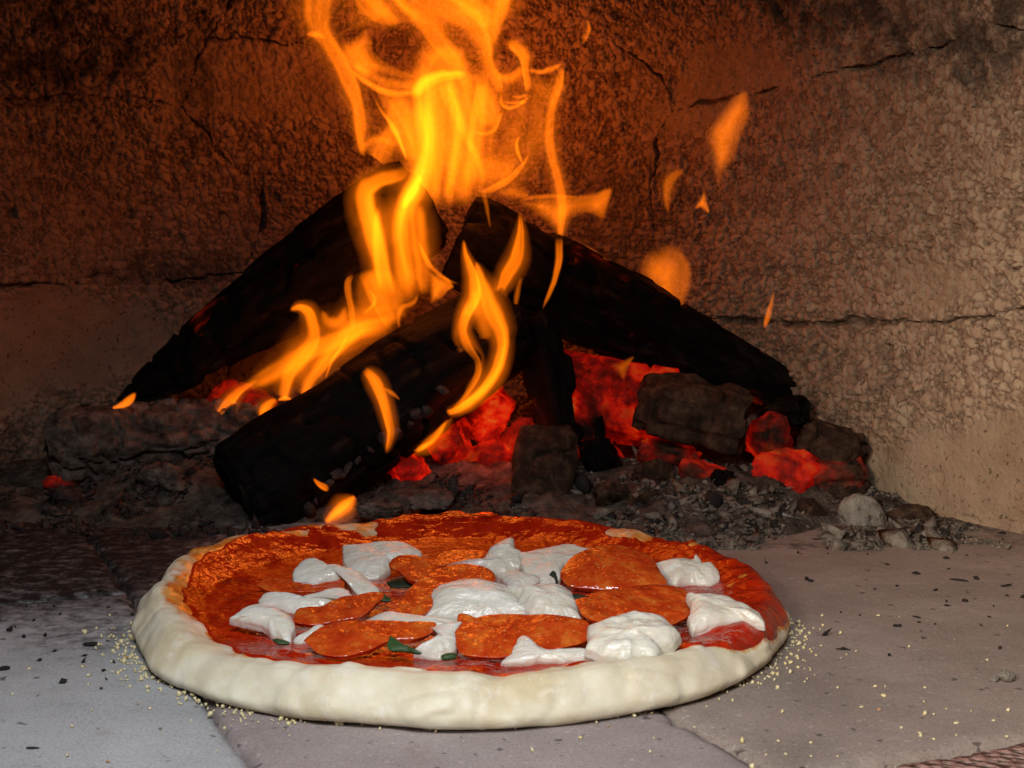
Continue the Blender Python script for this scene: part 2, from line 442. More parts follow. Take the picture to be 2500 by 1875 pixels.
def build_wall():
    ang = np.unique(np.round(np.r_[np.linspace(_aa[0], 0.16, 120), np.linspace(0.16, 2.40, 1180), np.linspace(2.40, 2.85, 130), np.linspace(2.85, _aa[-1], 70)], 6))
    zz = np.unique(np.round(np.r_[np.linspace(-0.004, 0.425, 490), np.linspace(0.425, 0.558, 40)], 6))
    A, Z = np.meshgrid(ang, zz, indexing='ij')
    r = np.interp(A, _aa, _rr) * dome(Z)
    X = WC[0] + r * np.cos(A); Y = WC[1] + r * np.sin(A)
    P = P3(X, Y, Z)
    px, py = proj(P)
    inview = Y > 0.5
    wob = 16 * fbm(P * 24, 5, 2) + 8 * fbm(P * 110, 7, 2); wob2 = 16 * fbm(P * 24 + 9, 6, 2) + 8 * fbm(P * 110 + 3, 8, 2)
    qx = px + wob; qy = py + wob2
    # which block
    xl = xline(J4, qy); xr = xline(J1, qy)
    left = qx < xl; right = qx > xr
    reg = np.where(left, np.where(qy < yline(J5, qx), 0, np.where(qy < yline(J6, qx), 1, 2)),
                   np.where(right, np.where(qy < yline(J3, qx), 3, np.where(qy < yline(J2, qx), 4, 5)),
                            np.where(qy < yline(JC, qx), 6, 7)))
    # distance to the joints, in photo pixels, and how open each joint is
    nz = fbm(P * 34, 11, 3); nz2 = fbm(P * 30 + 3.7, 12, 3)
    op = lambda s, a, b: a * 0.6 + (b - a * 0.6) * sstep(-0.20, 0.38, nz if s % 2 else nz2)
    d = np.full(px.shape, 99.0)
    def joint(dist, width):
        nonlocal d
        d = np.minimum(d, np.abs(dist) / np.maximum(width, 0.05))
    joint(qx - xl, op(11, 1.5, 9) * np.where(qy < 560, 1, 0.35))
    joint(qx - xr, op(12, 1.2, 6.5) * np.where((qy > 90) & (qy < 590), 1, 0.35) * np.where((qy > 275) & (qy < 340), 0.4, 1))
    joint(np.where(left, qy - yline(J5, qx), 99), op(13, 1.0, 11))
    joint(np.where(left, qy - yline(J6, qx), 99), op(14, 0.5, 8))
    joint(np.where(right, qy - yline(J3, qx), 99), op(15, 0.3, 7))
    joint(np.where(right, qy - yline(J2, qx), 99), op(16, 3.5, 12))
    joint(np.where(~left & ~right, qy - yline(JC, qx), 99), op(17, 0.3, 5) * np.where((qx > 780) & (qx < 1400), 0.4, 1))
    joint_rec = 1 - sstep(0.25, 1.15, d)
    # aggregate grains
    # measure along the curved surface so that the grains keep their shape up the dome
    prof_len = np.r_[0, np.cumsum(np.hypot(np.diff(zz), 0.43 * np.diff(dome(zz))))]
    arc = (A - 1.57) * 0.43 * dome(Z); ZL = np.broadcast_to(prof_len[None, :], Z.shape)
    warp = 0.0030 * fbm(P * 130, 21, 2); warp2 = 0.0030 * fbm(P * 130 + 4.1, 22, 2)
    f1, f2, ga = worley((arc + warp) / 0.0064, (ZL * 1.05 + warp2) / 0.0064, 3)
    g1, g2, gb = worley((arc + warp2) / 0.0039, (ZL * 1.05 - warp) / 0.0039, 7)
    ha = (0.0030 * sstep(0.0, 0.22, f2 - f1) + 0.0024 * (1 - np.clip(f1 / 0.62, 0, 1) ** 2) + 0.0034 * (ga - 0.5)) * (ga > 0.42)
    hb = 0.0024 * sstep(0.0, 0.26, g2 - g1) + 0.0016 * (1 - np.clip(g1 / 0.62, 0, 1) ** 2) + 0.0026 * (gb - 0.5)
    grain_h = 0.8 * np.maximum(ha, hb)
    gid = np.where(ha > hb, ga, gb)
    gap_shade = 1 - np.where(ha > hb, sstep(0.02, 0.17, f2 - f1), sstep(0.02, 0.22, g2 - g1))  # mask for the shade painted in the gaps between grains
    # smoother trowelled patches
    n1 = fbm(P * 16, 31, 4)
    sm = np.zeros(px.shape)
    def patch(cx, cy, rx, ry, k=0.35):
        nonlocal sm
        e = np.hypot((px - cx) / rx, (py - cy) / ry) + k * n1
        sm = np.maximum(sm, 1 - sstep(0.75, 1.05, e))
    patch(620, 190, 190, 150, 0.9); patch(1750, 200, 240, 110, 0.9); patch(2350, 690, 150, 60, 0.9)
    sm *= 0.55
    patch(2420, 1210, 460, 215, 0.5); patch(170, 850, 470, 150, 0.6)
    sm *= 0.92
    soot = np.zeros(px.shape); n2 = 0.45 * fbm(P * 22, 41, 3)
    def sootp(cx, cy, rx, ry, a=1.0):
        nonlocal soot
        e = np.hypot((px - cx) / rx, (py - cy) / ry) + n2
        soot = np.maximum(soot, a * (1 - sstep(0.5, 1.1, e)))
    sootp(2330, 60, 420, 170, 0.8); sootp(1960, 20, 120, 70, 0.7); sootp(60, 60, 330, 230, 0.85); sootp(480, 190, 60, 200, 0.6)
    sootp(1540, 560, 200, 240, 0.4); sootp(2060, 900, 260, 120, 0.25); sootp(80, 235, 150, 40, 0.7); sootp(360, 660, 260, 45, 0.55)
    sootp(1950, 1120, 130, 240, 0.7); sootp(300, 1150, 520, 150, 0.55)
    amp = 0.45 + 0.65 * sstep(-0.35, 0.35, fbm(P * 7, 57, 3))
    disp = amp * grain_h * (1 - 0.93 * sm) + 0.0012 * fbm(P * 55, 51, 4) + 0.004 * fbm(P * 9, 52, 3)
    disp = disp - joint_rec * (0.0065 + 0.003 * noise(P * 120, 9))
    pits = sstep(0.62, 0.80, noise(P * 75, 61)) * (1 - 0.6 * sm)
    disp -= pits * 0.0030
    # the wall's inward direction (towards the axis of the dome)
    N = P3(-np.cos(A), -np.sin(A), -0.55 * sstep(0.1, 0.5, Z)); N /= np.linalg.norm(N, axis=-1, keepdims=True)
    V = (P + N * disp[..., None]).reshape(-1, 3)
    F = grid_faces(*A.shape)
    fr = reg.reshape(-1)[F[:, 0]]
    root = thing('oven_wall', (0, 1.1, 0), 'rough brown granular refractory wall curving behind the fire', 'oven wall', None, 'structure')
    flat = lambda a: a.reshape(-1)
    lab = {3: 'sooty upper block of the wall right of the flames', 4: 'sunlit tan middle block of the wall', 5: 'smooth tan lower block of the wall at right',
           2: 'smoother lower block of the wall at left'}
    for k in range(8):
        f = F[fr == k]
        if not len(f): continue
        u, inv = np.unique(f, return_inverse=True)
        me = mesh('wall_block', V[u] - np.array([0, 1.1, 0]), inv.reshape(f.shape), True,
                  dict(grain=flat(gid)[u], gap_shade=flat(gap_shade * (1 - 0.85 * sm))[u], smooth=flat(sm)[u], soot=flat(np.maximum(soot, 0.75 * joint_rec))[u]))
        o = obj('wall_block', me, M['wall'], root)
        if k in lab: o['label'] = lab[k]
build_wall()

# ------------------------------------------------------------------ oven floor: diagonal hearth tiles
TD = np.array([-0.402, 0.916])              # direction the long joints run (into the oven)
TN = np.array([0.916, 0.402])               # across the joints, to the right
JO = np.array([-0.1055, 0.497])             # a point on the left joint
def soot_floor(P):
    px, py = proj(P)
    n = fbm(P * 26, 71, 4)
    left = (1 - sstep(420, 900, px + 120 * n)) * np.clip((1725 - py - 60 * n) / 300, 0, 1)
    back = 0.75 * (1 - sstep(1230, 1400, py + 80 * n))
    return np.clip(np.maximum(0.88 * left, back), 0, 1)
def floor_tile(u0, u1, v0, v1, mat, dz=0.0, name='hearth_tile', label=None, res=0.004, seed=0, parent=None):
    g = 0.0011
    nu = max(6, int((u1 - u0) / res)); nv = max(6, int((v1 - v0) / res))
    U, Vv = np.meshgrid(np.linspace(u0 + g, u1 - g, nu), np.linspace(v0 + g, v1 - g, nv), indexing='ij')
    eu = np.minimum(U - u0, u1 - U); ev = np.minimum(Vv - v0, v1 - Vv); e = np.minimum(eu, ev)
    xy = JO + U[..., None] * TN + Vv[..., None] * TD
    P = P3(xy[..., 0], xy[..., 1], 0)
    Z = dz - 0.0016 * (1 - sstep(0.001, 0.006, e)) + 0.0003 * fbm(P * 60, 75 + seed, 3)
    chip = sstep(0.25, 0.6, fbm(P * 110, 77 + seed, 3)) * (1 - sstep(0.001, 0.007, e))
    Z = Z - 0.003 * chip
    jx = 0.0011 * fbm(P * 130, 79, 3) * (e < 0.003); jy = 0.0011 * fbm(P * 130 + 5, 80, 3) * (e < 0.003)
    V = P3(P[..., 0] + jx, P[..., 1] + jy, Z).reshape(-1, 3)
    F = grid_faces(nu, nv)
    idx = np.arange(nu * nv).reshape(nu, nv)
    loop = np.r_[idx[:, 0], idx[-1, 1:], idx[-2::-1, -1], idx[0, -2:0:-1]]
    low = V[loop].copy(); low[:, 2] = -0.03
    b = len(V) + np.arange(len(loop))
    side = np.stack([loop, np.roll(loop, -1), np.roll(b, -1), b], -1)[:, ::-1]
    Vt = np.r_[V, low]
    me = mesh(name, Vt, np.r_[F, side], True, dict(soot=np.r_[soot_floor(V), np.zeros(len(low))]))
    return obj(name, me, mat, parent, label)

def build_floor():
    s = 0.9
    V = [(-s, -0.1, -0.02), (s, -0.1, -0.02), (s, 1.4, -0.02), (-s, 1.4, -0.02), (-s, -0.1, -0.06), (s, -0.1, -0.06), (s, 1.4, -0.06), (-s, 1.4, -0.06)]
    me = mesh('oven_floor', V, [(0, 1, 2, 3), (7, 6, 5, 4), (0, 4, 5, 1), (1, 5, 6, 2), (2, 6, 7, 3), (3, 7, 4, 0)], False)
    fl = obj('oven_floor', me, M['joint'], None, 'grey and mauve stone tile floor of the oven', 'oven floor', None, 'structure')
    w = 0.1545
    cols = [(-3 * w, 'tile_brown'), (-2 * w, 'tile_mauve'), (-w, 'tile_grey'), (0, 'tile_mauve'), (w, 'tile_brown')]
    splits = [[-0.30, 0.05, 0.45, 0.85], [-0.30, -0.06, 0.30, 0.66, 0.95], [-0.30, 0.22, 0.55, 0.9], [-0.30, 0.18, 0.52, 0.9], [-0.128, 0.72]]
    k = 0
    for (u, m), sp in zip(cols, splits):
        for a, b in zip(sp[:-1], sp[1:]):
            lab = None
            if u == -w and a < 0: lab = 'pale grey hearth tile at the front left'
            if u == 0 and a < 0: lab = 'mauve hearth tile in front of the pizza'
            if u == w and a < 0: lab = 'brownish hearth tile at the right of the pizza'
            floor_tile(u, u + w * (3.4 if u == w else 1), a, b, M[m], 0.0004 * ((k * 7) % 3 - 1), label=lab, seed=k, parent=fl, res=0.003 if a < 0.3 else 0.006)
            k += 1
    for i in range(3):
        floor_tile(w + i * w, 2 * w + i * w, -0.29, -0.132, M['tile_pink'], 0.001, 'landing_brick', 'coarse pink brick at the oven mouth, bottom right corner' if i == 0 else None, 0.0022, 50 + i, fl)
build_floor()

# ------------------------------------------------------------------ pizza
PC = np.array([-0.0225, 0.640]); PR = 0.1475; PYS = 1.07
def pizza_R(ph):
    c = np.cos(ph); s = np.sin(ph); q = P3(c, s, 0)
    return PR * (1 + 0.018 * noise(q * 1.7 + 3, 101) + 0.010 * noise(q * 5, 102) + 0.004 * noise(q * 14, 103))
def rimh(ph):
    q = P3(np.cos(ph), np.sin(ph), 0)
    h = 0.0202 + 0.0022 * np.sin(ph) - 0.0012 * np.cos(ph) + 0.0022 * noise(q * 2.2 + 1, 104) + 0.0018 * noise(q * 6, 105) + 0.0008 * noise(q * 15, 115)
    dip = np.exp(-(((np.degrees(ph) % 360) - 236) / 13.0) ** 2) * 0.0050      # thin spot where the sauce runs down
    return h - dip
def dough_prof(ph, s):
    """s in 0..1: centre -> inner slope -> crest -> outer bulge -> underside"""
    R = pizza_R(ph); H = rimh(ph)
    inner = 0.0115
    r = np.interp(s, [0, .45, .60, .68, .74, .79, .84, .885, .925, .96, 1.0], [0, .72, .82, .87, .90, .927, .955, .98, 1.0, .99, .93])
    zf = np.interp(s, [0, .45, .56, .62, .68, .73, .78, .82, .86, .90, .94, .97, 1.0], [0, 0.0, .10, .40, .78, .95, 1.0, .93, .74, .50, .22, .05, 0])
    z = np.where(s <= 0.785, inner + (H - inner) * zf, H * zf)
    z = np.where(s > 0.97, 0.0006, np.maximum(z, 0.0006))
    return r * R, z
def smooth1(a, n):
    k = np.hanning(n + 2)[1:-1]; k /= k.sum()
    return np.apply_along_axis(lambda c: np.convolve(np.pad(c, n // 2, mode='edge'), k, 'valid'), 1, a)
def build_dough():
    n = 520; m = 150
    ph = np.linspace(0, 2 * np.pi, n, endpoint=False); s = np.r_[np.linspace(0.001, 0.45, 30), np.linspace(0.455, 1, m - 30)]
    PH, S = np.meshgrid(ph, s, indexing='ij')
    r, z = dough_prof(PH, S)
    r = np.c_[r[:, :30], smooth1(r[:, 30:], 9)]; z = np.c_[z[:, :30], smooth1(z[:, 30:], 9)]
    X = PC[0] + r * np.cos(PH); Y = PC[1] + r * np.sin(PH) * PYS
    P = P3(X, Y, z)
    rim = sstep(0.55, 0.75, S)
    lump = 0.0022 * fbm(P * 34, 110, 3) + 0.0006 * fbm(P * 130, 111, 3) + 0.0012 * sstep(0.35, 0.7, noise(P * 85, 116))
    # creases where the dough was folded and pinched
    q = P3(np.cos(PH) * 7, np.sin(PH) * 7, S * 2.4)
    cre = -0.0009 * sstep(0.72, 0.95, 1 - np.abs(noise(q + 0.4 * fbm(P * 60, 113, 2)[..., None], 112))) * sstep(-0.1, 0.5, noise(P * 22, 114))
    dn = (lump * (0.35 + 0.65 * rim) + cre * rim)
    cr = np.clip((r - 0.86 * PR) / (0.14 * PR), -1, 1) * rim
    X = X + dn * 0.8 * cr * np.cos(PH); Y = Y + dn * 0.8 * cr * np.sin(PH); z = np.maximum(z + dn * (1 - 0.5 * np.abs(cr)), 0.0004)
    return P3(X, Y, z), PH, S, ph, s
DP, DPH, DS, dph, ds = build_dough()
_deg = np.array([0, 20, 40, 60, 80, 100, 120, 140, 160, 175, 190, 205, 215, 225, 233, 240, 250, 262, 275, 290, 302, 312, 320, 327, 335, 345, 360], float)
_srs = np.array([.90, .86, .84, .88, .90, .90, .88, .80, .75, .71, .67, .66, .65, .66, .73, .70, .66, .66, .66, .67, .69, .74, .84, .90, .92, .93, .90])
def sauce_edge(ph):
    d = np.degrees(ph) % 360
    q = P3(np.cos(ph), np.sin(ph), 0)
    return np.interp(d, _deg, _srs) + 0.030 * fbm(q * 6, 121, 3) + 0.016 * noise(q * 19, 122)

pizza = thing('pizza', (PC[0], PC[1], 0), 'uncooked pepperoni and mozzarella pizza with pale thick crust on the oven floor', 'pizza')
PO = np.array([PC[0], PC[1], 0])
def build_pizza_base():
    n, m = DPH.shape
    deg = np.degrees(DPH) % 360
    # orange oil and thin sauce smeared over the rim
    st = np.zeros(DPH.shape)
    def smear(d0, dw, s0, sw, a):
        nonlocal st
        dd = (deg - d0 + 180) % 360 - 180
        st = np.maximum(st, a * np.exp(-(dd / dw) ** 2 - ((DS - s0) / sw) ** 2))
    smear(190, 22, .66, .12, 1.0); smear(160, 22, .72, .14, .85); smear(120, 30, .76, .12, .6); smear(80, 34, .74, .14, .75); smear(35, 25, .74, .18, .9)
    smear(8, 22, .74, .18, 1.0); smear(-20, 16, .72, .16, .9); smear(232, 10, .72, .06, .5)
    cm = np.clip((sauce_edge(DPH) - DS) / 0.02 + 0.2, 0, 1)
    st = np.maximum(st, cm * 0.62)
    me = mesh('crust', (DP - PO).reshape(-1, 3), grid_faces(n, m, False), True, dict(stain=st.reshape(-1)))
    # close the seam round the circle
    a = np.arange(n * m).reshape(n, m); ac = np.r_[a, a[:1]]
    F = np.stack([ac[:-1, :-1], ac[1:, :-1], ac[1:, 1:], ac[:-1, 1:]], -1).reshape(-1, 4)[:, ::-1].copy()
    me = mesh('crust', (DP - PO).reshape(-1, 3), F, True, dict(stain=st.reshape(-1)))
    obj('crust', me, M['dough'], pizza, 'pale raw dough rim with flour and sauce smears')
    # sauce: a layer that thins out and sinks into the dough at its ragged edge
    P = DP
    e = sauce_edge(DPH) - DS
    isl = fbm(P * 34, 131, 4)
    deg_b = ((deg > 5) & (deg < 150))
    hole = np.where(deg > 180, 0, sstep(0.24, 0.44, isl + 0.10 * np.cos(np.radians(deg - 40)))) * sstep(0.58, 0.68, DS)
    th = 0.0015 * sstep(0.0, 0.05, e) - 0.0009 + 0.0006 * sstep(-0.2, 0.5, fbm(P * 90, 132, 4)) * sstep(0, 0.05, e) + 0.0012 * fbm(P * 60, 133, 3) * sstep(0.02, 0.15, e) * (DS < 0.66)
    th = th - 0.0035 * hole
    k = int(np.searchsorted(ds, 0.955))
    V = P.copy(); V[..., 2] += th
    # the layer follows the outer face of the rim too
    out = sstep(0.78, 0.90, DS) * th
    V[..., 0] += out * np.cos(DPH); V[..., 1] += out * np.sin(DPH); V[..., 2] -= 0.5 * out
    V = V[:, :k]
    a = np.arange(n * k).reshape(n, k); ac = np.r_[a, a[:1]]
    F = np.stack([ac[:-1, :-1], ac[1:, :-1], ac[1:, 1:], ac[:-1, 1:]], -1).reshape(-1, 4)[:, ::-1].copy()
    tt = th[:, :k].reshape(-1)
    F = F[(tt[F] > -0.0012).any(1)]
    u, inv = np.unique(F, return_inverse=True)
    me = mesh('sauce', (V.reshape(-1, 3) - PO)[u], inv.reshape(F.shape), True)
    obj('sauce', me, M['sauce'], pizza, 'glossy red tomato sauce spread to the rim')
build_pizza_base()

def dough_z(x, y):
    ph = np.arctan2(y - PC[1], x - PC[0]); r = np.hypot(x - PC[0], y - PC[1])
    i = int(round((ph % (2 * np.pi)) / (2 * np.pi) * len(dph))) % len(dph)
    rr = np.hypot(DP[i, :, 0] - PC[0], DP[i, :, 1] - PC[1]); c = int(np.argmax(rr))
    return float(np.interp(r, rr[:c], DP[i, :c, 2]))

def topping(name, mat, pts, off, sc, slope=0.45, bulge=0.004, thick=0.004, rough=0.0012, nscale=90, seed=0, label=None, cx=None, fold=0.0, cup=0.0, z0=None, inset=True, lift=0.0, nr=26, flare=-0.08, edge=0.0006):
    """A lump whose camera-facing top follows the outline seen in the photo, standing on the sauce."""
    pts = np.array([(off[0] + sc * x, off[1] + sc * y) for x, y in pts], float)
    cl = catmull(np.r_[pts, pts[:1]], 121)[:-1]
    c = pts.mean(0) if cx is None else np.array((off[0] + sc * cx[0], off[1] + sc * cx[1]))
    base_y = pts[:, 1].max(); bx = pts[:, 0].mean()
    zs = 0.0145
    for _ in range(3):
        g = at_z(bx, base_y, zs); zs = dough_z(g[0], g[1]) + 0.0015
    zs = (zs if z0 is None else z0) + lift
    g = at_z(bx, base_y, zs)
    n = np.array([0, -slope, 1.0]); n /= np.linalg.norm(n)
    R = at_plane(cl[:, 0], cl[:, 1], g, n); C0 = at_plane(c[0], c[1], g, n)
    rho = 1 - (1 - np.linspace(0.0, 1, nr)) ** 1.5
    Pn = C0 + rho[None, :, None] * (R - C0)[:, None, :]
    span = np.linalg.norm(R - C0, axis=1).mean()
    jit = edge * P3(fbm(R * 170, seed + 1, 3), fbm(R * 170, seed + 2, 3), 0 * R[..., 0])
    R = R + jit
    Pn = C0 + rho[None, :, None] * (R - C0)[:, None, :]
    h = bulge * (np.clip(1 - rho ** 2.5, 0, 1) ** 0.75)[None, :] + 0.95 * rough * fbm(Pn * nscale, seed, 4) * (1 - 0.5 * rho[None, :] ** 6)
    if fold: h = h + fold * (1 - np.clip(np.abs(fbm(Pn * np.array([0.6, 2.0, 2.0]) * nscale * 0.6, seed + 5, 2)) * 2.2, 0, 1) ** 1.6) * (1 - rho[None, :] ** 4)
    h = h + cup * rho[None, :] ** 2
    T = Pn + h[..., None] * n
    # underside: rounded edge then down and inwards
    nb = 5
    B = []
    for j in range(1, nb + 1):
        q = j / nb
        b = C0 + (R - C0) * (1 + flare * np.sin(q * 1.5))
        b = b + n * (cup if cup else 0)
        b = b - n * thick * q
        B.append(b)
    B = np.stack(B, 1)
    V = np.concatenate([T, B], 1)
    k = V.shape[1]
    a = np.arange(120 * k).reshape(120, k); ac = np.r_[a, a[:1]]
    F = np.stack([ac[:-1, :-1], ac[1:, :-1], ac[1:, 1:], ac[:-1, 1:]], -1).reshape(-1, 4)
    me = mesh(name, V.reshape(-1, 3) - PO, F, True)
    me.flip_normals() if False else None
    return obj(name, me, mat, pizza, label)

def build_toppings():
    _t = topping
    def topping_(name, mat, *a, **k):
        if name == 'mozzarella_piece':
            k['flare'] = 0.035; k['bulge'] = k.get('bulge', .004) * 0.75; k['thick'] = 0.0035; k['slope'] = k['slope'] * 0.92; k['edge'] = 0.0016
        if name == 'pepperoni_slice':
            k['cup'] = 0.0022; k['bulge'] = k['bulge'] + 0.0008; k['thick'] = 0.0022
        return _t(name, mat, *a, **k)
    r5 = ((300, 1230), 0.3843); r6 = ((1050, 1230), 0.4069)
    CH, PE, BA, BD = M['cheese'], M['pepperoni'], M['basil'], M['basil_dark_and_shade']
    T = topping_
    # pepperoni
    T('pepperoni_slice', PE, [(775, 470), (800, 400), (870, 330), (980, 285), (1110, 270), (1230, 300), (1330, 350), (1380, 430), (1420, 500), (1340, 530), (1150, 540), (930, 535), (830, 515)], *r6,
      slope=0.36, bulge=0.004, thick=0.004, rough=0.0006, nscale=160, seed=201, label='domed glossy pepperoni slice at the back right')
    T('pepperoni_slice', PE, [(870, 600), (1000, 555), (1250, 515), (1450, 520), (1545, 560), (1565, 640), (1530, 720), (1380, 770), (1150, 760), (950, 720), (890, 660)], *r6,
      slope=0.22, bulge=0.002, thick=0.003, rough=0.0010, nscale=140, seed=202, label='orange pepperoni slice partly under cheese at the right')
    T('pepperoni_slice', PE, [(150, 800), (170, 690), (195, 690), (210, 730), (330, 700), (560, 690), (780, 700), (930, 730), (965, 790), (920, 860), (760, 900), (560, 935), (400, 950), (200, 935), (155, 880)], *r6,
      slope=0.30, bulge=0.002, thick=0.003, rough=0.0012, nscale=130, seed=203, label='large orange pepperoni slice at the front centre')
    T('pepperoni_slice', PE, [(1150, 900), (1230, 830), (1330, 790), (1560, 770), (1900, 780), (1990, 790), (1960, 850), (1850, 890), (1700, 900), (1560, 960), (1400, 1000), (1250, 980)], *r5,
      slope=0.28, bulge=0.002, thick=0.003, rough=0.0016, nscale=120, seed=204, label='shiny crumpled pepperoni slice at the front left')
    T('pepperoni_slice', PE, [(1080, 780), (1110, 700), (1240, 690), (1380, 620), (1500, 615), (1600, 590), (1660, 610), (1600, 680), (1500, 750), (1350, 775), (1200, 800)], *r5,
      slope=0.30, bulge=0.002, thick=0.003, rough=0.0016, nscale=120, seed=205, label='pepperoni slice under cheese shreds at the left')
    T('pepperoni_slice', PE, [(1685, 420), (1710, 375), (1780, 350), (1890, 360), (1990, 400), (2010, 440), (1950, 490), (1880, 520), (1800, 500), (1760, 460)], *r5,
      slope=0.40, bulge=0.002, thick=0.003, rough=0.0008, nscale=120, seed=206, label='small curled pepperoni slice in the back centre', lift=0.003)
    T('pepperoni_slice', PE, [(-200, 640), (-130, 540), (-30, 460), (60, 410), (200, 385), (320, 400), (390, 450), (380, 500), (250, 520), (100, 560), (-20, 680), (-120, 700)], *r6,
      slope=0.32, bulge=0.002, thick=0.003, rough=0.0010, nscale=120, seed=207, label='pepperoni slice behind the large central cheese piece')
    T('pepperoni_slice', PE, [(840, 540), (920, 500), (1090, 520), (1180, 530), (1300, 520), (1385, 450), (1405, 470), (1400, 560), (1290, 570), (1150, 585), (950, 580)], *r5,
      slope=0.40, bulge=0.001, thick=0.003, rough=0.0010, nscale=120, seed=208, label='thin pepperoni edge showing between two left cheese pieces')
    T('pepperoni_slice', PE, [(0, 400), (60, 320), (180, 300), (330, 310), (380, 350), (280, 380), (120, 390)], *r6,
      slope=0.18, bulge=0.001, thick=0.003, rough=0.0012, nscale=120, seed=209, label='flat sizzling pepperoni slice in the middle of the back')
    # mozzarella
    T('mozzarella_piece', CH, [(1395, 265), (1540, 255), (1690, 238), (1830, 262), (1890, 310), (1870, 350), (1760, 362), (1690, 370), (1700, 410), (1590, 470), (1440, 430), (1410, 340)], *r5,
      slope=0.42, bulge=0.003, rough=0.0015, fold=0.0012, seed=301, label='flat mozzarella piece farthest back on the left')
    T('mozzarella_piece', CH, [(1075, 440), (1130, 370), (1200, 350), (1290, 390), (1390, 405), (1480, 430), (1580, 490), (1622, 560), (1520, 597), (1450, 545), (1400, 490), (1330, 500), (1200, 527), (1110, 500)], *r5,
      slope=0.55, bulge=0.005, rough=0.0014, seed=302, label='smooth long mozzarella lump at the left, second row', cx=(1330, 455))
    T('mozzarella_piece', CH, [(865, 610), (920, 565), (1000, 570), (1060, 605), (1180, 585), (1300, 562), (1400, 540), (1480, 600), (1560, 620), (1530, 640), (1380, 625), (1280, 665), (1080, 692), (960, 660), (880, 650)], *r5,
      slope=0.6, bulge=0.004, rough=0.0013, seed=303, label='narrow bone shaped mozzarella strip at the left', cx=(1180, 625))
    T('mozzarella_piece', CH, [(690, 725), (790, 655), (900, 655), (1000, 680), (1070, 730), (1085, 800), (1060, 880), (960, 835), (880, 770), (760, 748)], *r5,
      slope=0.5, bulge=0.004, rough=0.0013, seed=304, label='leftmost mozzarella piece with a drooping corner', cx=(940, 740))
    T('mozzarella_piece', CH, [(1190, 815), (1250, 770), (1282, 805), (1230, 850), (1140, 885), (1085, 880), (1095, 858)], *r5, slope=0.5, bulge=0.003, rough=0.001, seed=305, label='tiny mozzarella crumb at the front left')
    T('mozzarella_piece', CH, [(1500, 768), (1580, 720), (1660, 690), (1800, 700), (1950, 712), (2120, 740), (2140, 765), (1960, 785), (1700, 775)], *r5, slope=0.35, bulge=0.002, rough=0.0012, seed=306, label='flat smeared mozzarella strip left of the centre')
    T('mozzarella_piece', CH, [(1930, 790), (2020, 765), (2130, 748), (2150, 770), (2130, 860), (2105, 950), (2010, 982), (1900, 962), (1850, 930), (1950, 880), (1990, 820)], *r5, slope=0.55, bulge=0.003, rough=0.0014, fold=0.001, seed=307, label='torn white mozzarella bit at the front left of centre', cx=(2030, 880))
    T('mozzarella_piece', CH, [(-20, 600), (0, 520), (90, 480), (250, 450), (380, 470), (500, 515), (530, 580), (580, 640), (710, 685), (560, 690), (400, 690), (200, 688), (0, 680), (-30, 650)], *r6,
      slope=0.42, bulge=0.007, thick=0.006, rough=0.0016, fold=0.0022, nscale=70, seed=308, label='largest folded mozzarella piece in the centre', cx=(280, 600))
    T('mozzarella_piece', CH, [(460, 500), (540, 505), (640, 490), (760, 478), (830, 520), (870, 570), (900, 640), (908, 705), (800, 705), (700, 690), (560, 640), (520, 560)], *r6,
      slope=0.42, bulge=0.005, thick=0.005, rough=0.0020, fold=0.0018, seed=309, label='rumpled mozzarella piece right of the centre', cx=(720, 600), lift=0.001)
    T('mozzarella_piece', CH, [(95, 372), (250, 368), (330, 310), (400, 240), (492, 205), (510, 270), (550, 300), (570, 390), (530, 400), (470, 425), (390, 425), (330, 390), (200, 385)], *r6,
      slope=0.7, bulge=0.004, rough=0.0016, fold=0.001, seed=310, label='pointed mozzarella peak in the back centre', cx=(430, 350), lift=0.001)
    T('mozzarella_piece', CH, [(545, 295), (700, 262), (830, 240), (950, 265), (1120, 252), (1110, 272), (960, 295), (860, 340), (795, 390), (775, 450), (690, 485), (600, 440), (550, 380)], *r6,
      slope=0.42, bulge=0.003, rough=0.0013, seed=311, label='smooth mozzarella sheet behind the domed pepperoni', cx=(740, 350))
    T('mozzarella_piece', CH, [(390, 425), (500, 408), (570, 420), (645, 440), (640, 480), (560, 500), (480, 500)], *r6, slope=0.4, bulge=0.003, rough=0.0016, seed=312, label='small sauce tinted mozzarella bit in the centre')
    T('mozzarella_piece', CH, [(1350, 360), (1500, 335), (1575, 335), (1605, 308), (1640, 358), (1700, 368), (1742, 440), (1690, 482), (1560, 475), (1460, 492), (1400, 440)], *r6,
      slope=0.5, bulge=0.004, rough=0.0022, fold=0.001, seed=313, label='mozzarella piece at the back right by the rim')
    T('mozzarella_piece', CH, [(1535, 540), (1640, 545), (1740, 545), (1820, 580), (1960, 640), (2000, 712), (1900, 695), (1760, 705), (1580, 750), (1550, 700), (1572, 620)], *r6,
      slope=0.30, bulge=0.004, rough=0.0018, fold=0.0015, seed=314, label='bright ridged mozzarella piece at the far right rim', cx=(1720, 640))
    T('mozzarella_piece', CH, [(940, 728), (1080, 690), (1200, 660), (1310, 655), (1420, 700), (1500, 770), (1485, 815), (1440, 855), (1350, 872), (1392, 885), (1340, 920), (1250, 912), (1180, 942), (1110, 932), (1000, 895), (930, 860), (962, 780)], *r6,
      slope=0.42, bulge=0.005, thick=0.005, rough=0.0026, fold=0.0016, nscale=100, seed=315, label='big ragged white mozzarella piece at the front right', cx=(1210, 800))
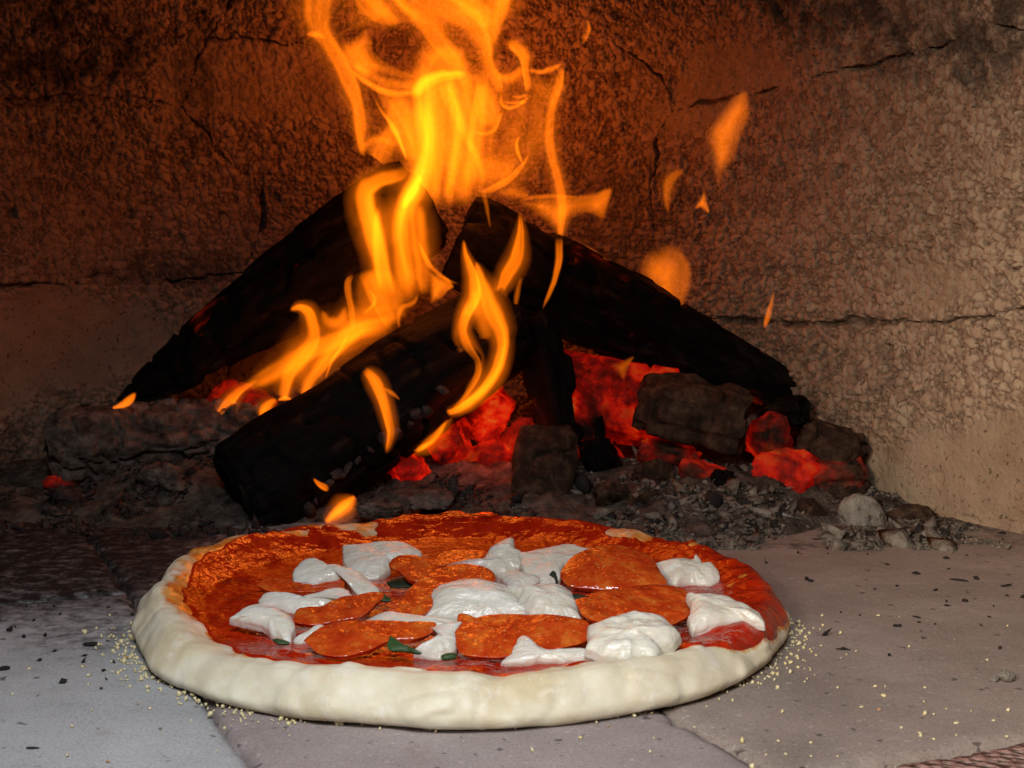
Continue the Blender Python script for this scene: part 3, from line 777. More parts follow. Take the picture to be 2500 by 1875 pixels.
    T('mozzarella_piece', CH, [(425, 958), (480, 890), (520, 835), (556, 788), (590, 825), (640, 858), (740, 882), (900, 872), (1100, 892), (1112, 925), (1040, 938), (850, 950), (650, 950)], *r6,
      slope=0.62, bulge=0.003, rough=0.0012, seed=316, label='white mozzarella piece with a raised tip at the front rim', cx=(680, 915))
    # basil, and one dark sheet painted as shade
    T('basil_leaf_and_shade', BA, [(1520, 600), (1570, 575), (1640, 562), (1700, 600), (1690, 620), (1600, 615), (1540, 618)], *r5, slope=0.6, bulge=0.001, thick=0.0008, rough=0.0006, seed=401, label='green basil scrap beside the left cheese', lift=0.004)
    T('basil_leaf_and_shade', BA, [(1690, 850), (1705, 842), (1790, 900), (1880, 935), (1895, 952), (1790, 940), (1690, 925)], *r5, slope=0.6, bulge=0.001, thick=0.0008, rough=0.0006, seed=402, label='grey green basil leaf at the front left', lift=0.004)
    T('basil_leaf_and_shade', BA, [(2020, 965), (2060, 950), (2110, 952), (2120, 978), (2060, 990), (2025, 988)], *r5, slope=0.6, bulge=0.001, thick=0.0008, rough=0.0006, seed=403, label='basil tip under white cheese at the front', lift=0.003)
    T('basil_leaf_and_shade', BD, [(848, 548), (870, 540), (960, 562), (1070, 580), (1040, 592), (940, 585), (870, 572)], *r6, slope=0.7, bulge=0.0008, thick=0.0008, rough=0.0004, seed=404, label='dark rolled basil sliver right of the central cheese', lift=0.006)
    T('basil_leaf_and_shade', BD, [(715, 425), (735, 402), (755, 415), (770, 480), (760, 500), (748, 450), (730, 435)], *r6, slope=1.5, bulge=0.0006, thick=0.0008, rough=0.0003, seed=405, label='curled black basil stem beside the domed pepperoni', lift=0.004)
    T('basil_leaf_and_shade', BA, [(950, 862), (990, 856), (1055, 880), (1040, 892), (980, 886)], *r5, slope=0.6, bulge=0.0006, thick=0.0008, rough=0.0003, seed=406, label='basil edge under the leftmost cheese', lift=0.002)
    T('basil_leaf_and_shade', BD, [(1670, 500), (1720, 478), (1790, 472), (1850, 490), (1880, 520), (1800, 530), (1700, 532)], *r5, slope=0.5, bulge=0.0006, thick=0.0008, rough=0.0003, seed=407, label='black patch standing for the shade under the small curled pepperoni', lift=0.001)  # no leaf: a dark sheet that paints the shaded hollow under the slice
build_toppings()

# ------------------------------------------------------------------ wood, coals and ash
def frame(d):
    d = d / np.linalg.norm(d)
    up = np.array([0, 0, 1.0]) if abs(d[2]) < 0.9 else np.array([0, 1.0, 0])
    s = np.cross(d, up); s /= np.linalg.norm(s); u = np.cross(s, d)
    return d, s, u
def log_mesh(p0, p1, prof, section, seed, rough=0.0025, crack=0.002, nl=110, na=84, flat=1.0, nstr=(0.35, 1.0), plates=0.0):
    """prof: [(t, radius)], section: [(degrees, factor)] corners of the split cross-section. Built along local X from p0."""
    p0 = np.array(p0); p1 = np.array(p1); L = np.linalg.norm(p1 - p0)
    t = np.linspace(0, 1, nl); a = np.linspace(0, 2 * np.pi, na, endpoint=False)
    sd = np.array(section, float); sd = np.r_[sd[-1:] - [[360, 0]], sd, sd[:1] + [[360, 0]]]
    # straight facets between the corners
    cx = sd[:, 1] * np.cos(np.radians(sd[:, 0])); cy = sd[:, 1] * np.sin(np.radians(sd[:, 0]))
    fac = np.zeros(na)
    for i in range(len(sd) - 1):
        a0, a1 = np.radians(sd[i, 0]), np.radians(sd[i + 1, 0])
        m = (a >= a0) & (a <= a1)
        ex, ey = cx[i + 1] - cx[i], cy[i + 1] - cy[i]
        den = np.cos(a) * ey - np.sin(a) * ex
        fac[m] = ((cx[i] * ey - cy[i] * ex) / np.where(np.abs(den) < 1e-6, 1e-6, den))[m]
    k = np.hanning(7)[1:-1]; k /= k.sum()
    fac = np.convolve(np.r_[fac[-2:], fac, fac[:2]], k, 'valid')
    T, Aa = np.meshgrid(t, a, indexing='ij')
    pr = np.array(prof, float); r = np.interp(T, pr[:, 0], pr[:, 1]) * fac[None, :]
    P = P3(T * L * nstr[0], r * np.cos(Aa) * nstr[1], r * np.sin(Aa) * nstr[1])
    P2 = P3(T * L, r * np.cos(Aa), r * np.sin(Aa))
    d = rough * fbm(P * 60, seed, 4) + 0.6 * rough * fbm(P2 * 26, seed + 3, 3)
    d -= crack * sstep(0.80, 0.97, 1 - np.abs(noise(P2 * np.array([45, 60, 60]), seed + 5)))
    if plates:
        f1, f2, idn = worley(T * L / 0.022 + 0.4 * fbm(P2 * 50, seed + 8, 2), r * Aa / 0.012 + 0.5 * fbm(P2 * 60, seed + 9, 2), seed)
        d += plates * (sstep(0.02, 0.22, f2 - f1) * (0.5 + idn) - 0.8)
    r2 = r + d
    jit = 0.004 * fbm(P3(np.cos(Aa) * 2, np.sin(Aa) * 2, T * 0), seed + 6, 3)
    xe = T * L + jit * np.where(T < 0.02, 1, np.where(T > 0.98, 1, 0))
    V = P3(xe, r2 * np.cos(Aa), r2 * np.sin(Aa) * flat).reshape(-1, 3)
    F = [tuple(q) for q in grid_faces(nl, na, True, True)]
    # end faces with two inner rings
    V = list(map(tuple, V))
    for end in (0, 1):
        ring = [end * (nl - 1) * na + j for j in range(na)]
        base = np.array([V[i] for i in ring]); c = base.mean(0)
        prev = ring
        for q in (0.7, 0.35):
            nw = c + (base - c) * q; nw[:, 0] += 0.0025 * fbm(nw * 80, seed + 11, 3) + (0.0015 if end else -0.0015) * (1 - q)
            st = len(V); V += list(map(tuple, nw)); cur = list(range(st, st + na))
            for j in range(na):
                f = (prev[j], prev[(j + 1) % na], cur[(j + 1) % na], cur[j])
                F.append(f if not end else f[::-1])
            prev = cur
        V.append(tuple(c)); ci = len(V) - 1
        for j in range(na):
            f = (prev[j], prev[(j + 1) % na], ci)
            F.append(f if not end else f[::-1])
    me = mesh('log', np.array(V), F, True)
    D, S, U = frame(p1 - p0)
    R = np.stack([D, S, U], 1)          # local X along the log, Y = side, Z = up
    return me, p0, R
from mathutils import Matrix
def put(o, p0, R):
    m = Matrix(((R[0][0], R[0][1], R[0][2], p0[0]), (R[1][0], R[1][1], R[1][2], p0[1]), (R[2][0], R[2][1], R[2][2], p0[2]), (0, 0, 0, 1)))
    o.matrix_world = m
    return o

def chunk_mesh(size, seed, planes=11, rough=0.10, nt=26, npz=15, round_=0.0, name='chunk'):
    rs = np.random.RandomState(seed)
    th = np.linspace(0, 2 * np.pi, nt, endpoint=False); ph = np.linspace(0, np.pi, npz)
    PH, TH = np.meshgrid(ph, th, indexing='ij')
    D = P3(np.sin(PH) * np.cos(TH), np.sin(PH) * np.sin(TH), np.cos(PH))
    n = rs.normal(size=(planes, 3)); n /= np.linalg.norm(n, axis=1, keepdims=True)
    off = rs.uniform(0.48, 0.88, planes)
    dn = np.einsum('ijk,pk->ijp', D, n)
    rr = np.where(dn > 0.05, off / np.maximum(dn, 0.05), 9).min(-1)
    rr = np.minimum(rr, 1.05)
    rr = rr * (1 - round_) + round_ * 0.85
    rr = rr + rough * fbm(D * 2.6 + seed, seed, 4) + 0.45 * rough * fbm(D * 8 + seed, seed + 3, 3) - 0.8 * rough * sstep(0.86, 0.98, 1 - np.abs(noise(D * np.array([2.2, 2.2, 4.5]) + seed, seed + 7)))
    V = (D * rr[..., None]) * np.array(size)
    V = V.reshape(-1, 3)
    F = grid_faces(npz, nt, True)
    return mesh(name, V, F, True)
def rock(name, px, py, Y, size, mat, label, cat, rot=(0, 0, 0), seed=1, group=None, rough=0.12, planes=11, round_=0.0, res=1, parent=None):
    me = chunk_mesh(size, seed, planes, rough, int(26 * res), int(15 * res), round_, name)
    p = at(px, py, Y)
    o = obj(name, me, mat, parent, label, cat, group, None, tuple(p))
    o.rotation_euler = rot
    return o

def build_bed():
    # low heap of ash and charcoal dust the fire lies on
    nx, ny = 260, 130
    X, Y = np.meshgrid(np.linspace(-0.50, 0.36, nx), np.linspace(0.78, 1.18, ny), indexing='ij')
    P = P3(X, Y, 0)
    front = 0.862 + 0.034 * fbm(P3(X * 14, 0, 0), 501, 3) + 0.02 * sstep(-0.15, -0.4, X) - 0.035 * sstep(0.05, 0.12, X) * (1 - sstep(0.15, 0.22, X)) + 0.035 * sstep(0.18, 0.27, X)
    h = 0.022 * sstep(0, 0.10, Y - front) + 0.004 * sstep(0, 0.012, Y - front)
    h = h * (1 - 0.55 * sstep(0.20, 0.30, X)) * (1 - 0.3 * sstep(-0.25, -0.38, X))
    h = h + (0.007 * fbm(P * 38, 502, 4) + 0.004 * fbm(P * 120, 503, 3)) * sstep(-0.005, 0.03, Y - front)
    h = np.where(Y > front - 0.01, h, -0.01) - 0.004 * (1 - sstep(-0.01, 0.004, Y - front))
    me = mesh('ash_bed', P3(X, Y, h).reshape(-1, 3), grid_faces(nx, ny), True)
    obj('ash_bed', me, M['ash_dust'], None, 'heap of brown grey ash under the fire', 'ash', None, 'stuff')
    return X, Y, h, front
BX, BY, BH, BF = build_bed()
def bed_z(x, y):
    i = int(np.clip(round((x + 0.50) / 0.86 * 259), 0, 259)); j = int(np.clip(round((y - 0.78) / 0.40 * 129), 0, 129))
    return max(float(BH[i, j]), 0.0)

def flakes(name, n, sampler, size, mat, label, cat, seed, flatn=0.35, elong=1.8, sig=0.6):
    rs = np.random.RandomState(seed)
    V = []; F = []
    octa = np.array([(1, 0, 0), (-1, 0, 0), (0, 1, 0), (0, -1, 0), (0, 0, 1), (0, 0, -1)], float)
    of = [(0, 2, 4), (2, 1, 4), (1, 3, 4), (3, 0, 4), (2, 0, 5), (1, 2, 5), (3, 1, 5), (0, 3, 5)]
    for k in range(n):
        x, y, z = sampler(rs)
        s = size * np.exp(rs.normal(0, sig))
        v = octa * np.array([s * elong * rs.uniform(0.5, 1.2), s * rs.uniform(0.6, 1.2), s * flatn * rs.uniform(0.5, 2)]) * rs.uniform(0.7, 1.3, (6, 1))
        e = rs.normal(0, 0.5, 3); e[2] = rs.uniform(0, 6.28)
        R = np.array(Matrix.Rotation(e[2], 3, 'Z') @ Matrix.Rotation(e[0], 3, 'X') @ Matrix.Rotation(e[1], 3, 'Y'))
        v = v @ R.T
        v[:, 2] += z - 0.35 * v[:, 2].min()
        v[:, :2] += (x, y)
        b = len(V) * 6; V.append(v); F.append(np.array(of) + b)
    me = mesh(name, np.concatenate(V), np.concatenate(F), False)
    return obj(name, me, mat, None, label, cat, None, 'stuff')
def bed_sampler(x0, x1, y0, y1, near=0.0):
    def s(rs):
        for _ in range(50):
            x = rs.uniform(x0, x1); y = y0 + (y1 - y0) * rs.uniform(0, 1) ** 1.4
            if rs.rand() > 0.25 + 1.5 * float(noise(np.array([x * 45, y * 45, 3.0]), 77)) + 0.35: continue
            if np.hypot(x - PC[0], y - PC[1]) > PR + 0.012: return x, y, bed_z(x, y)
        return x, 1.0, 0.02
    return s
flakes('ash_flakes', 6000, bed_sampler(0.0, 0.29, 0.80, 0.97), 0.0011, M['ash'], 'loose grey ash flakes in front of the coals at right', 'ash flakes', 601)
flakes('ash_flakes', 4500, bed_sampler(-0.42, -0.02, 0.845, 1.0), 0.0012, M['ash_dark'], 'loose grey ash flakes at the left and centre of the fire', 'ash flakes', 602)
flakes('charcoal_crumbs', 1500, bed_sampler(-0.40, 0.30, 0.83, 1.0), 0.0013, M['crumb'], 'black charcoal crumbs strewn through the ash', 'charcoal crumbs', 603, 0.6, 1.3)

def firewood(name, a, b, prof, section, seed, mat, label, rough=0.0032, crack=0.0038, cat='log', **kw):
    p0 = at(*a); p1 = at(*b)
    me, p, R = log_mesh(p0, p1, prof, section, seed, rough, crack, **kw)
    me.name = name
    o = obj(name, me, mat, None, label, cat)
    put(o, p, R)
    return o, p0, p1, R

SPLIT = [(20, 1.0), (95, 0.92), (150, 1.02), (215, 0.88), (285, 1.0), (330, 0.85)]
# back left log: leans up to the right
logA, *_ = firewood('firewood_log', (300, 985, 0.985), (1035, 492, 1.035), [(0, .008), (.08, .014), (.2, .020), (.35, .026), (.5, .032), (.7, .038), (.85, .041), (.97, .040), (1, .036)],
    [(15, 1.0), (80, 0.95), (120, 1.05), (190, 0.95), (250, 1.0), (310, 1.05)], 701, M['char_glow'], 'charred black log at the back left leaning up to the right')
# back right log: leans down to the right
logB, *_ = firewood('firewood_log', (1120, 590, 1.015), (1965, 985, 1.02), [(0, .035), (.03, .038), (.25, .037), (.5, .035), (.75, .025), (.93, .016), (1, .010)],
    [(10, 1.0), (70, 0.9), (112, 1.08), (180, 0.95), (240, 1.0), (300, 0.95)], 702, M['char_glow'], 'charred black log at the back right sloping down to the right wall')
# front log, its round end towards the pizza
logC, c0, c1, CR = firewood('firewood_log', (585, 1222, 0.895), (1245, 780, 0.970), [(0, .033), (.03, .039), (.3, .039), (.7, .038), (.93, .034), (1, .030)],
    [(0, 1.0), (50, 1.02), (95, 0.98), (140, 1.02), (190, 1.0), (235, 1.0), (280, 1.03), (325, 0.98)], 703, M['char'], 'thick black charred log in front, its end just behind the pizza')
def build_scales():
    rs = np.random.RandomState(9)
    spots = [(752, 1238, .85, 26), (800, 1180, .9, 20), (826, 1158, 1.0, 28), (848, 1140, .9, 24), (872, 1125, .9, 18), (905, 1098, .9, 18), (935, 1072, 1.0, 24), (968, 1060, 1.1, 26), (1018, 1010, 1.0, 30), (1042, 1005, .9, 26), (1080, 955, 1.0, 26), (1000, 1035, .8, 16), (770, 1225, .8, 16)]
    inv = Matrix(CR.tolist()).transposed()
    D = (c1 - c0) / np.linalg.norm(c1 - c0)
    for i, (px, py, e, s) in enumerate(spots):
        # depth of the log's surface under that pixel
        d = ray(px, py); best = None
        for Y in np.linspace(0.80, 1.0, 200):
            q = _C + d * (Y / d[1]); w = q - c0; rad = np.linalg.norm(w - D * (w @ D))
            if rad < 0.038: best = q; break
        if best is None:
            q = [(_C + d * (Y / d[1])) for Y in np.linspace(0.85, 1.0, 60)]
            best = min(q, key=lambda q: np.linalg.norm((q - c0) - D * ((q - c0) @ D)))
        me = chunk_mesh((0.0002 * s * 1.2, 0.0002 * s * 0.8, 0.0002 * s * 0.7), 900 + i, 9, 0.15, 18, 11, 0, 'char_scale')
        o = obj('char_scale', me, M['scale'], logC)
        loc = inv @ Vector(best - c0)
        o.location = loc; o.rotation_euler = rs.uniform(0, 3, 3)
build_scales()
# dark upright piece between the two rear logs
firewood('charred_stick', (1310, 765, 0.975), (1375, 1090, 0.955), [(0, .012), (.1, .017), (.5, .018), (.9, .016), (1, .012)],
    [(0, 1.0), (90, 0.8), (180, 1.0), (270, 0.8)], 704, M['char_glow'], 'short dark upright stick propped under the right log', cat='stick', nl=60, na=44)
# ash covered log at the left
firewood('ashy_log', (120, 1095, 0.955), (640, 1050, 1.0), [(0, .022), (.05, .028), (.3, .030), (.7, .029), (1, .026)],
    [(0, 1.0), (45, 1.0), (95, 0.95), (140, 1.0), (190, 1.0), (240, 1.0), (300, 1.0)], 705, M['ash_log'], 'flaky grey ash covered log lying at the left', 0.004, 0.003, nl=150, na=100, plates=0.004)
# burnt-through log at the right with a glowing underside
firewood('ember_log', (1330, 945, 1.02), (1640, 1000, 0.99), [(0, .030), (.5, .031), (1, .031)],
    [(20, 1.0), (85, 1.0), (150, 1.05), (210, 1.0), (270, 1.0), (330, 1.05)], 706, M['ember_hot'], 'glowing red ember log right of the centre', 0.002, 0.003, nl=90, na=70)
firewood('ember_log', (1560, 985, 0.955), (1815, 1040, 0.945), [(0, .022), (.2, .027), (.85, .029), (1, .027)],
    [(30, 1.1), (100, 0.98), (150, 1.08), (215, 1.05), (320, 1.05)], 707, M['ash_brown'], 'brown ashy ember block with grooved end right of the glow', 0.003, 0.004, nl=90, na=80, nstr=(1.4, 0.4))
CHK = [(15, 1.0), (75, 0.86), (130, 1.05), (200, 0.9), (255, 1.02), (315, 0.88)]
def charcoal(name, a, b, rad, mat, label, cat, seed, group=None):
    o, *_ = firewood(name, a, b, [(0, rad * .72), (.08, rad * .95), (.5, rad), (.92, rad * .95), (1, rad * .7)], CHK, seed, mat, label, 0.0040, 0.0045, cat, nl=70, na=56, nstr=(0.45, 1.3))
    if group: o['group'] = group
GQ = 'coals heaped at the right end of the fire'
charcoal('ashy_stump', (1318, 1245, 0.905), (1338, 1055, 0.935), .0250, M['ash_brown'], 'crumbly brown ash stump standing in the centre in front of the coals', 'ash stump', 811)
charcoal('ember_coal', (1860, 1010, 0.985), (1965, 1005, 0.965), .0130, M['char_glow'], 'black coal on top of the right heap', 'coal', 812, GQ)
charcoal('ember_coal', (1960, 1075, 0.955), (2095, 1120, 0.935), .0200, M['ash_brown'], 'brown ashed charcoal stub leaning on the right wall', 'coal', 813, GQ)
charcoal('ember_coal', (1955, 1165, 0.940), (2110, 1165, 0.925), .0150, M['ember_low'], 'dark coal with red cracks low against the right wall', 'coal', 814, GQ)
charcoal('ember_coal', (1560, 1100, 0.955), (1700, 1130, 0.945), .0130, M['ember_low'], 'charred stub with a red seam below the grooved block', 'coal', 815, GQ)
EM, EL, EH, AS, AB, AW = M['ember'], M['ember_low'], M['ember_hot'], M['ash'], M['ash_brown'], M['ash_white']
GC = 'glowing coals in the middle of the fire'
rock('glowing_coal', 1180, 1000, 0.985, (.022, .020, .030), EM, 'bright red glowing coal with orange cracks in the centre', 'coal', (0.1, 0.2, 0.4), 11, GC, res=2)
rock('glowing_coal', 1090, 1075, 0.965, (.030, .022, .026), EM, 'large cracked red coal under the front log', 'coal', (0.2, 0, 0.9), 12, GC, res=2)
rock('glowing_coal', 985, 1130, 0.950, (.022, .018, .018), EM, 'dull red coal low under the front log', 'coal', (0.2, 0.4, 0.3), 13, GC, res=2)
rock('glowing_coal', 1200, 1130, 0.960, (.020, .018, .018), EM, 'small hot coal beside the ashy stump', 'coal', (0.5, 0.1, 1.2), 14, GC, res=2)
rock('glowing_coal', 600, 1000, 1.005, (.034, .020, .022), EH, 'dim red coal between the left log and the front log', 'coal', (0.2, 0.1, 0.3), 15, GC, res=2)
rock('glowing_coal', 1290, 1075, 0.975, (.020, .016, .020), EH, 'deep red coal behind the ashy stump', 'coal', (0.3, 0.1, 0.2), 18, GC, res=2)
rock('glowing_coal', 1440, 1085, 0.985, (.030, .018, .018), EH, 'wide deep red coal behind the black splinters', 'coal', (0.1, 0.2, 0.2), 19, GC, res=2)
rock('glowing_coal', 880, 1165, 0.955, (.024, .016, .014), EH, 'dim red coal lowest under the front log', 'coal', (0.1, 0.3, 0.6), 20, GC, res=2)
rock('ashy_stump', 1600, 1165, 0.925, (.020, .014, .012), AB, 'low brown ash lump below the grooved ember block', 'ash stump', (0.1, 0, 0.4), 17, None, 0.2, res=2)
GR = 'coals heaped at the right end of the fire'
rock('ember_coal', 150, 1180, 0.945, (.014, .010, .008), EL, 'small dull orange ember under the ashy log at far left', 'coal', (0.2, 0.1, 0.4), 32, None, res=1.6)
rock('ember_coal', 1890, 1085, 0.955, (.022, .018, .020), EH, 'hot red coal right of the grooved block', 'coal', (0.2, 0.6, 0.2), 22, GR, res=2)
rock('ember_coal', 1930, 1160, 0.930, (.026, .018, .018), EH, 'dull red coal low in the right heap', 'coal', (0.4, 0.2, 0.1), 25, GR, res=2)
rock('ember_coal', 1740, 1170, 0.930, (.026, .016, .016), EL, 'dark coal with a red seam under the grooved block', 'coal', (0.1, 0.4, 0.5), 26, GR, res=2)
rock('ember_coal', 1770, 1190, 0.905, (.013, .012, .014), M['char'], 'black pitted coal in front of the red heap', 'coal', (0.1, 0.4, 0.5), 27, GR, res=2)
rock('ember_coal', 2075, 1200, 0.930, (.020, .012, .011), AB, 'small brown coal behind the white ash ball', 'coal', (0.1, 0.2, 0.5), 28, GR, res=2, rough=0.2)
rock('ember_coal', 1470, 1110, 0.955, (.020, .016, .016), M['char'], 'black coal in the gap right of the stump', 'coal', (0.1, 0.9, 0.5), 29, GR, res=2)
rock('ash_ball', 2098, 1268, 0.885, (.0185, .0165, .0165), AW, 'round cracked pale grey ash ball near the right wall', 'ash lump', (0.3, 0.4, 0.5), 31, None, 0.10, 9, 0.55, res=2.6)
GA = 'ash chunks in front of the fire'
for i, (px, py, Y, s, rot, m, lab) in enumerate([
    (1690, 1245, .880, (.016, .012, .010), (.1, .2, .3), AS, 'grey crumbly ash chunk left of the split ash sticks'),
    (1880, 1262, .868, (.021, .006, .0055), (.2, .15, -.35), AW, 'pale split ash stick lying in front of the coals'),
    (1848, 1285, .860, (.017, .007, .006), (.2, .1, -.2), AS, 'short grey ash stick below the pale one'),
    (1590, 1225, .885, (.018, .010, .010), (.3, .1, .2), AB, 'brown ash slab behind the right pizza rim'),
    (1500, 1215, .895, (.016, .012, .010), (.1, .4, .9), AB, 'dark brown ash lump behind the back pizza rim'),
    (1975, 1255, .885, (.012, .010, .009), (.1, .4, .9), AB, 'small brown ash lump left of the ash ball'),
    (2230, 1262, .895, (.020, .010, .008), (.1, .1, .1), AB, 'tan ash lump at the foot of the right wall'),
    (1060, 1225, .880, (.016, .010, .008), (.4, .1, .3), M['ash_log'], 'grey ash flake heap behind the pizza, centre left'),
    (930, 1245, .875, (.018, .008, .007), (.2, .2, .5), M['ash_log'], 'curled ash slab below the front log'),
    (395, 1165, .915, (.020, .010, .008), (.5, .2, -.4), M['ash_log'], 'grey ash slab tipped against the ashy log'),
    (160, 1215, .905, (.016, .010, .007), (.1, .2, .3), M['scale'], 'dark ash lump at the far left'),
    (1105, 1190, .900, (.004, .004, .012), (.1, -.15, .3), M['scale'], 'thin dark splinter standing before the coals'),
    (1465, 1060, .960, (.0045, .004, .015), (.0, -.1, .3), M['char'], 'thin black splinter in front of the red ember log'),
    (1395, 1065, .955, (.009, .008, .009), (.3, .1, .3), M['char'], 'small round black coal before the red ember log')]):
    rock('ash_chunk', px, py, Y, s, m, lab, 'ash chunk', rot, 800 + i, GA, 0.2, 10, 0, res=1.8)

# ------------------------------------------------------------------ flames: bodies of glowing gas, bright where the gas is deep
SHAPES = dict(soft=(2.0, 2.0, 1.05, 0, 0), mid=(2.0, 1.4, 1.05, 0, 0), crisp=(2.6, 1.5, 1, 0, 0), rimR=(2.3, 1.7, .80, 0, .75), rimL=(2.3, 1.7, .80, .75, 0), rims=(2.3, 1.6, .70, .65, .65), sheet=(2.4, 1.6, 1.35, 0, 0))
def box3(a):
    p = np.pad(a, 1, mode='edge')
    return sum(p[i:i + a.shape[0], j:j + a.shape[1]] for i in (0, 1, 2) for j in (0, 1, 2)) / 9.0
def tongue(parent, pts, hw, L, Y, off=(0, 0), sc=1.0, prof='soft', bow=0.6, seed=0, streak=0.5, name='flame_tongue', fade=(0.15, 0.15), org=(0, 0, 0), halo=0.30):
    """A lens shaped body of gas that follows a spine; its depth along the view sets how bright it burns."""
    n0 = len(pts)
    ex = lambda v: np.full(n0, v, float) if np.isscalar(v) else np.array(v, float)
    hw = ex(hw) * sc * 1.28; L = ex(L) * 1.12; Yv = ex(Y)
    p = np.array([(off[0] + sc * x, off[1] + sc * y) for x, y in pts], float)
    length = np.linalg.norm(np.diff(p, axis=0), axis=1).sum()
    nu = int(np.clip(length / 2.5, 40, 200))
    C = catmull(np.c_[p, hw, L, Yv], nu)
    sp = C[:, :2]; w = np.maximum(C[:, 2], 1.5); Ls = np.maximum(C[:, 3], 0.0); Ys = C[:, 4]
    if hw.mean() < 9: halo = 0
    tn = np.gradient(sp, axis=0); tn /= np.linalg.norm(tn, axis=1, keepdims=True) + 1e-9
    nm = np.stack([-tn[:, 1], tn[:, 0]], 1)
    u = np.linspace(0, 1, nu)
    step = float(np.clip(w.mean() / 7, 1.6, 5.0))
    mrg = w.max() * (2.5 if halo else 1.4) + 6
    gx = np.arange(sp[:, 0].min() - mrg, sp[:, 0].max() + mrg, step); gy = np.arange(sp[:, 1].min() - mrg, sp[:, 1].max() + mrg, step)
    GX, GY = np.meshgrid(gx, gy, indexing='ij')
    # turbulence bends the body
    wa = 0.22 * w.mean() + 1.0; ws = 1.0 / (w.mean() * 2.2 + 14)
    QX = GX + wa * fbm(P3(GX * ws, GY * ws * 0.6, seed), seed + 3, 3); QY = GY + wa * fbm(P3(GX * ws, GY * ws * 0.6, seed + 9.5), seed + 4, 3)
    q = np.stack([QX.ravel(), QY.ravel()], 1)
    idx = np.empty(len(q), int)
    for k in range(0, len(q), 20000):
        d2 = ((q[k:k + 20000, None, :] - sp[None]) ** 2).sum(-1) / (1 + 0.0 * w[None])
        idx[k:k + 20000] = d2.argmin(1)
    dv = q - sp[idx]
    sgn = (dv * nm[idx]).sum(1); dist = np.hypot(dv[:, 0], dv[:, 1])
    Um = u[idx]; Wm = w[idx]
    V0 = np.copysign(dist, sgn) / Wm
    a, b, c, l, rr_ = SHAPES[prof]
    pv = np.clip(1 - np.abs(V0) ** a, 0, 1) ** b * (c + l * np.exp(-((V0 + .62) / .24) ** 2) + rr_ * np.exp(-((V0 - .62) / .24) ** 2))
    st = 1 + 1.6 * streak * fbm(P3(V0 * 2.2 * np.clip(Wm / 36, .6, 3.5) + 0.5 * np.sin(Um * length / 110), Um * length / 230, seed * 1.7), seed + 40, 3)
    pv = pv * np.clip(st, 0.12, 2)
    if halo: pv = pv + halo * np.clip(1 - (V0 / 2.3) ** 2, 0, 1) ** 2.2 * np.clip(1 + 0.9 * fbm(P3(QX.ravel() / 60, QY.ravel() / 90, seed), seed + 77, 3), 0.2, 2)
    f0 = sstep(0, max(fade[0], .03), Um); f1 = sstep(0, max(fade[1], .03), 1 - Um)
    th = (Ls[idx] * pv * f0 * f1 / E_FLAME).reshape(GX.shape)
    mpp = Ys[idx] / FPX
    yc = Ys[idx] + bow * Wm * mpp * np.clip(1 - V0 ** 2, -0.6, 1) * (1 if seed % 2 else -1) + 0.006 * noise(P3(Um * length / 160, 0, seed), seed + 9)
    yc = yc.reshape(GX.shape)
    for _ in range(4): yc = box3(yc)
    return gas(parent, name, GX, GY, th, yc, org)

def gas(parent, name, GX, GY, th, yc, org):
    th = th.copy()
    th[0] = th[-1] = 0; th[:, 0] = th[:, -1] = 0
    th = np.where(th < 1.2e-4, 0, th)
    Pf = at(GX, GY, yc - th / 2).reshape(-1, 3); Pb = at(GX, GY, yc + th / 2).reshape(-1, 3)
    on = th.reshape(-1) > 0
    nx, ny = GX.shape
    n = nx * ny
    Q = grid_faces(nx, ny)
    F = np.r_[Q[:, [0, 1, 2]], Q[:, [0, 2, 3]]]
    F = F[on[F].any(1)]
    back = np.where(on, np.arange(n) + n, np.arange(n))
    FF = np.r_[F, back[F][:, ::-1]]
    V = np.r_[Pf, Pb] - np.array(org)
    uq, inv = np.unique(FF, return_inverse=True)
    FF = inv.reshape(FF.shape); V = V[uq]
    f = FF[:len(F)]; nrm = np.cross(V[f[:, 1]] - V[f[:, 0]], V[f[:, 2]] - V[f[:, 0]])
    if nrm[:, 1].sum() > 0: FF = FF[:, ::-1].copy()       # the front sheet faces the oven mouth
    return obj(name, mesh(name, V, FF.copy(), True), M['flame'], parent)

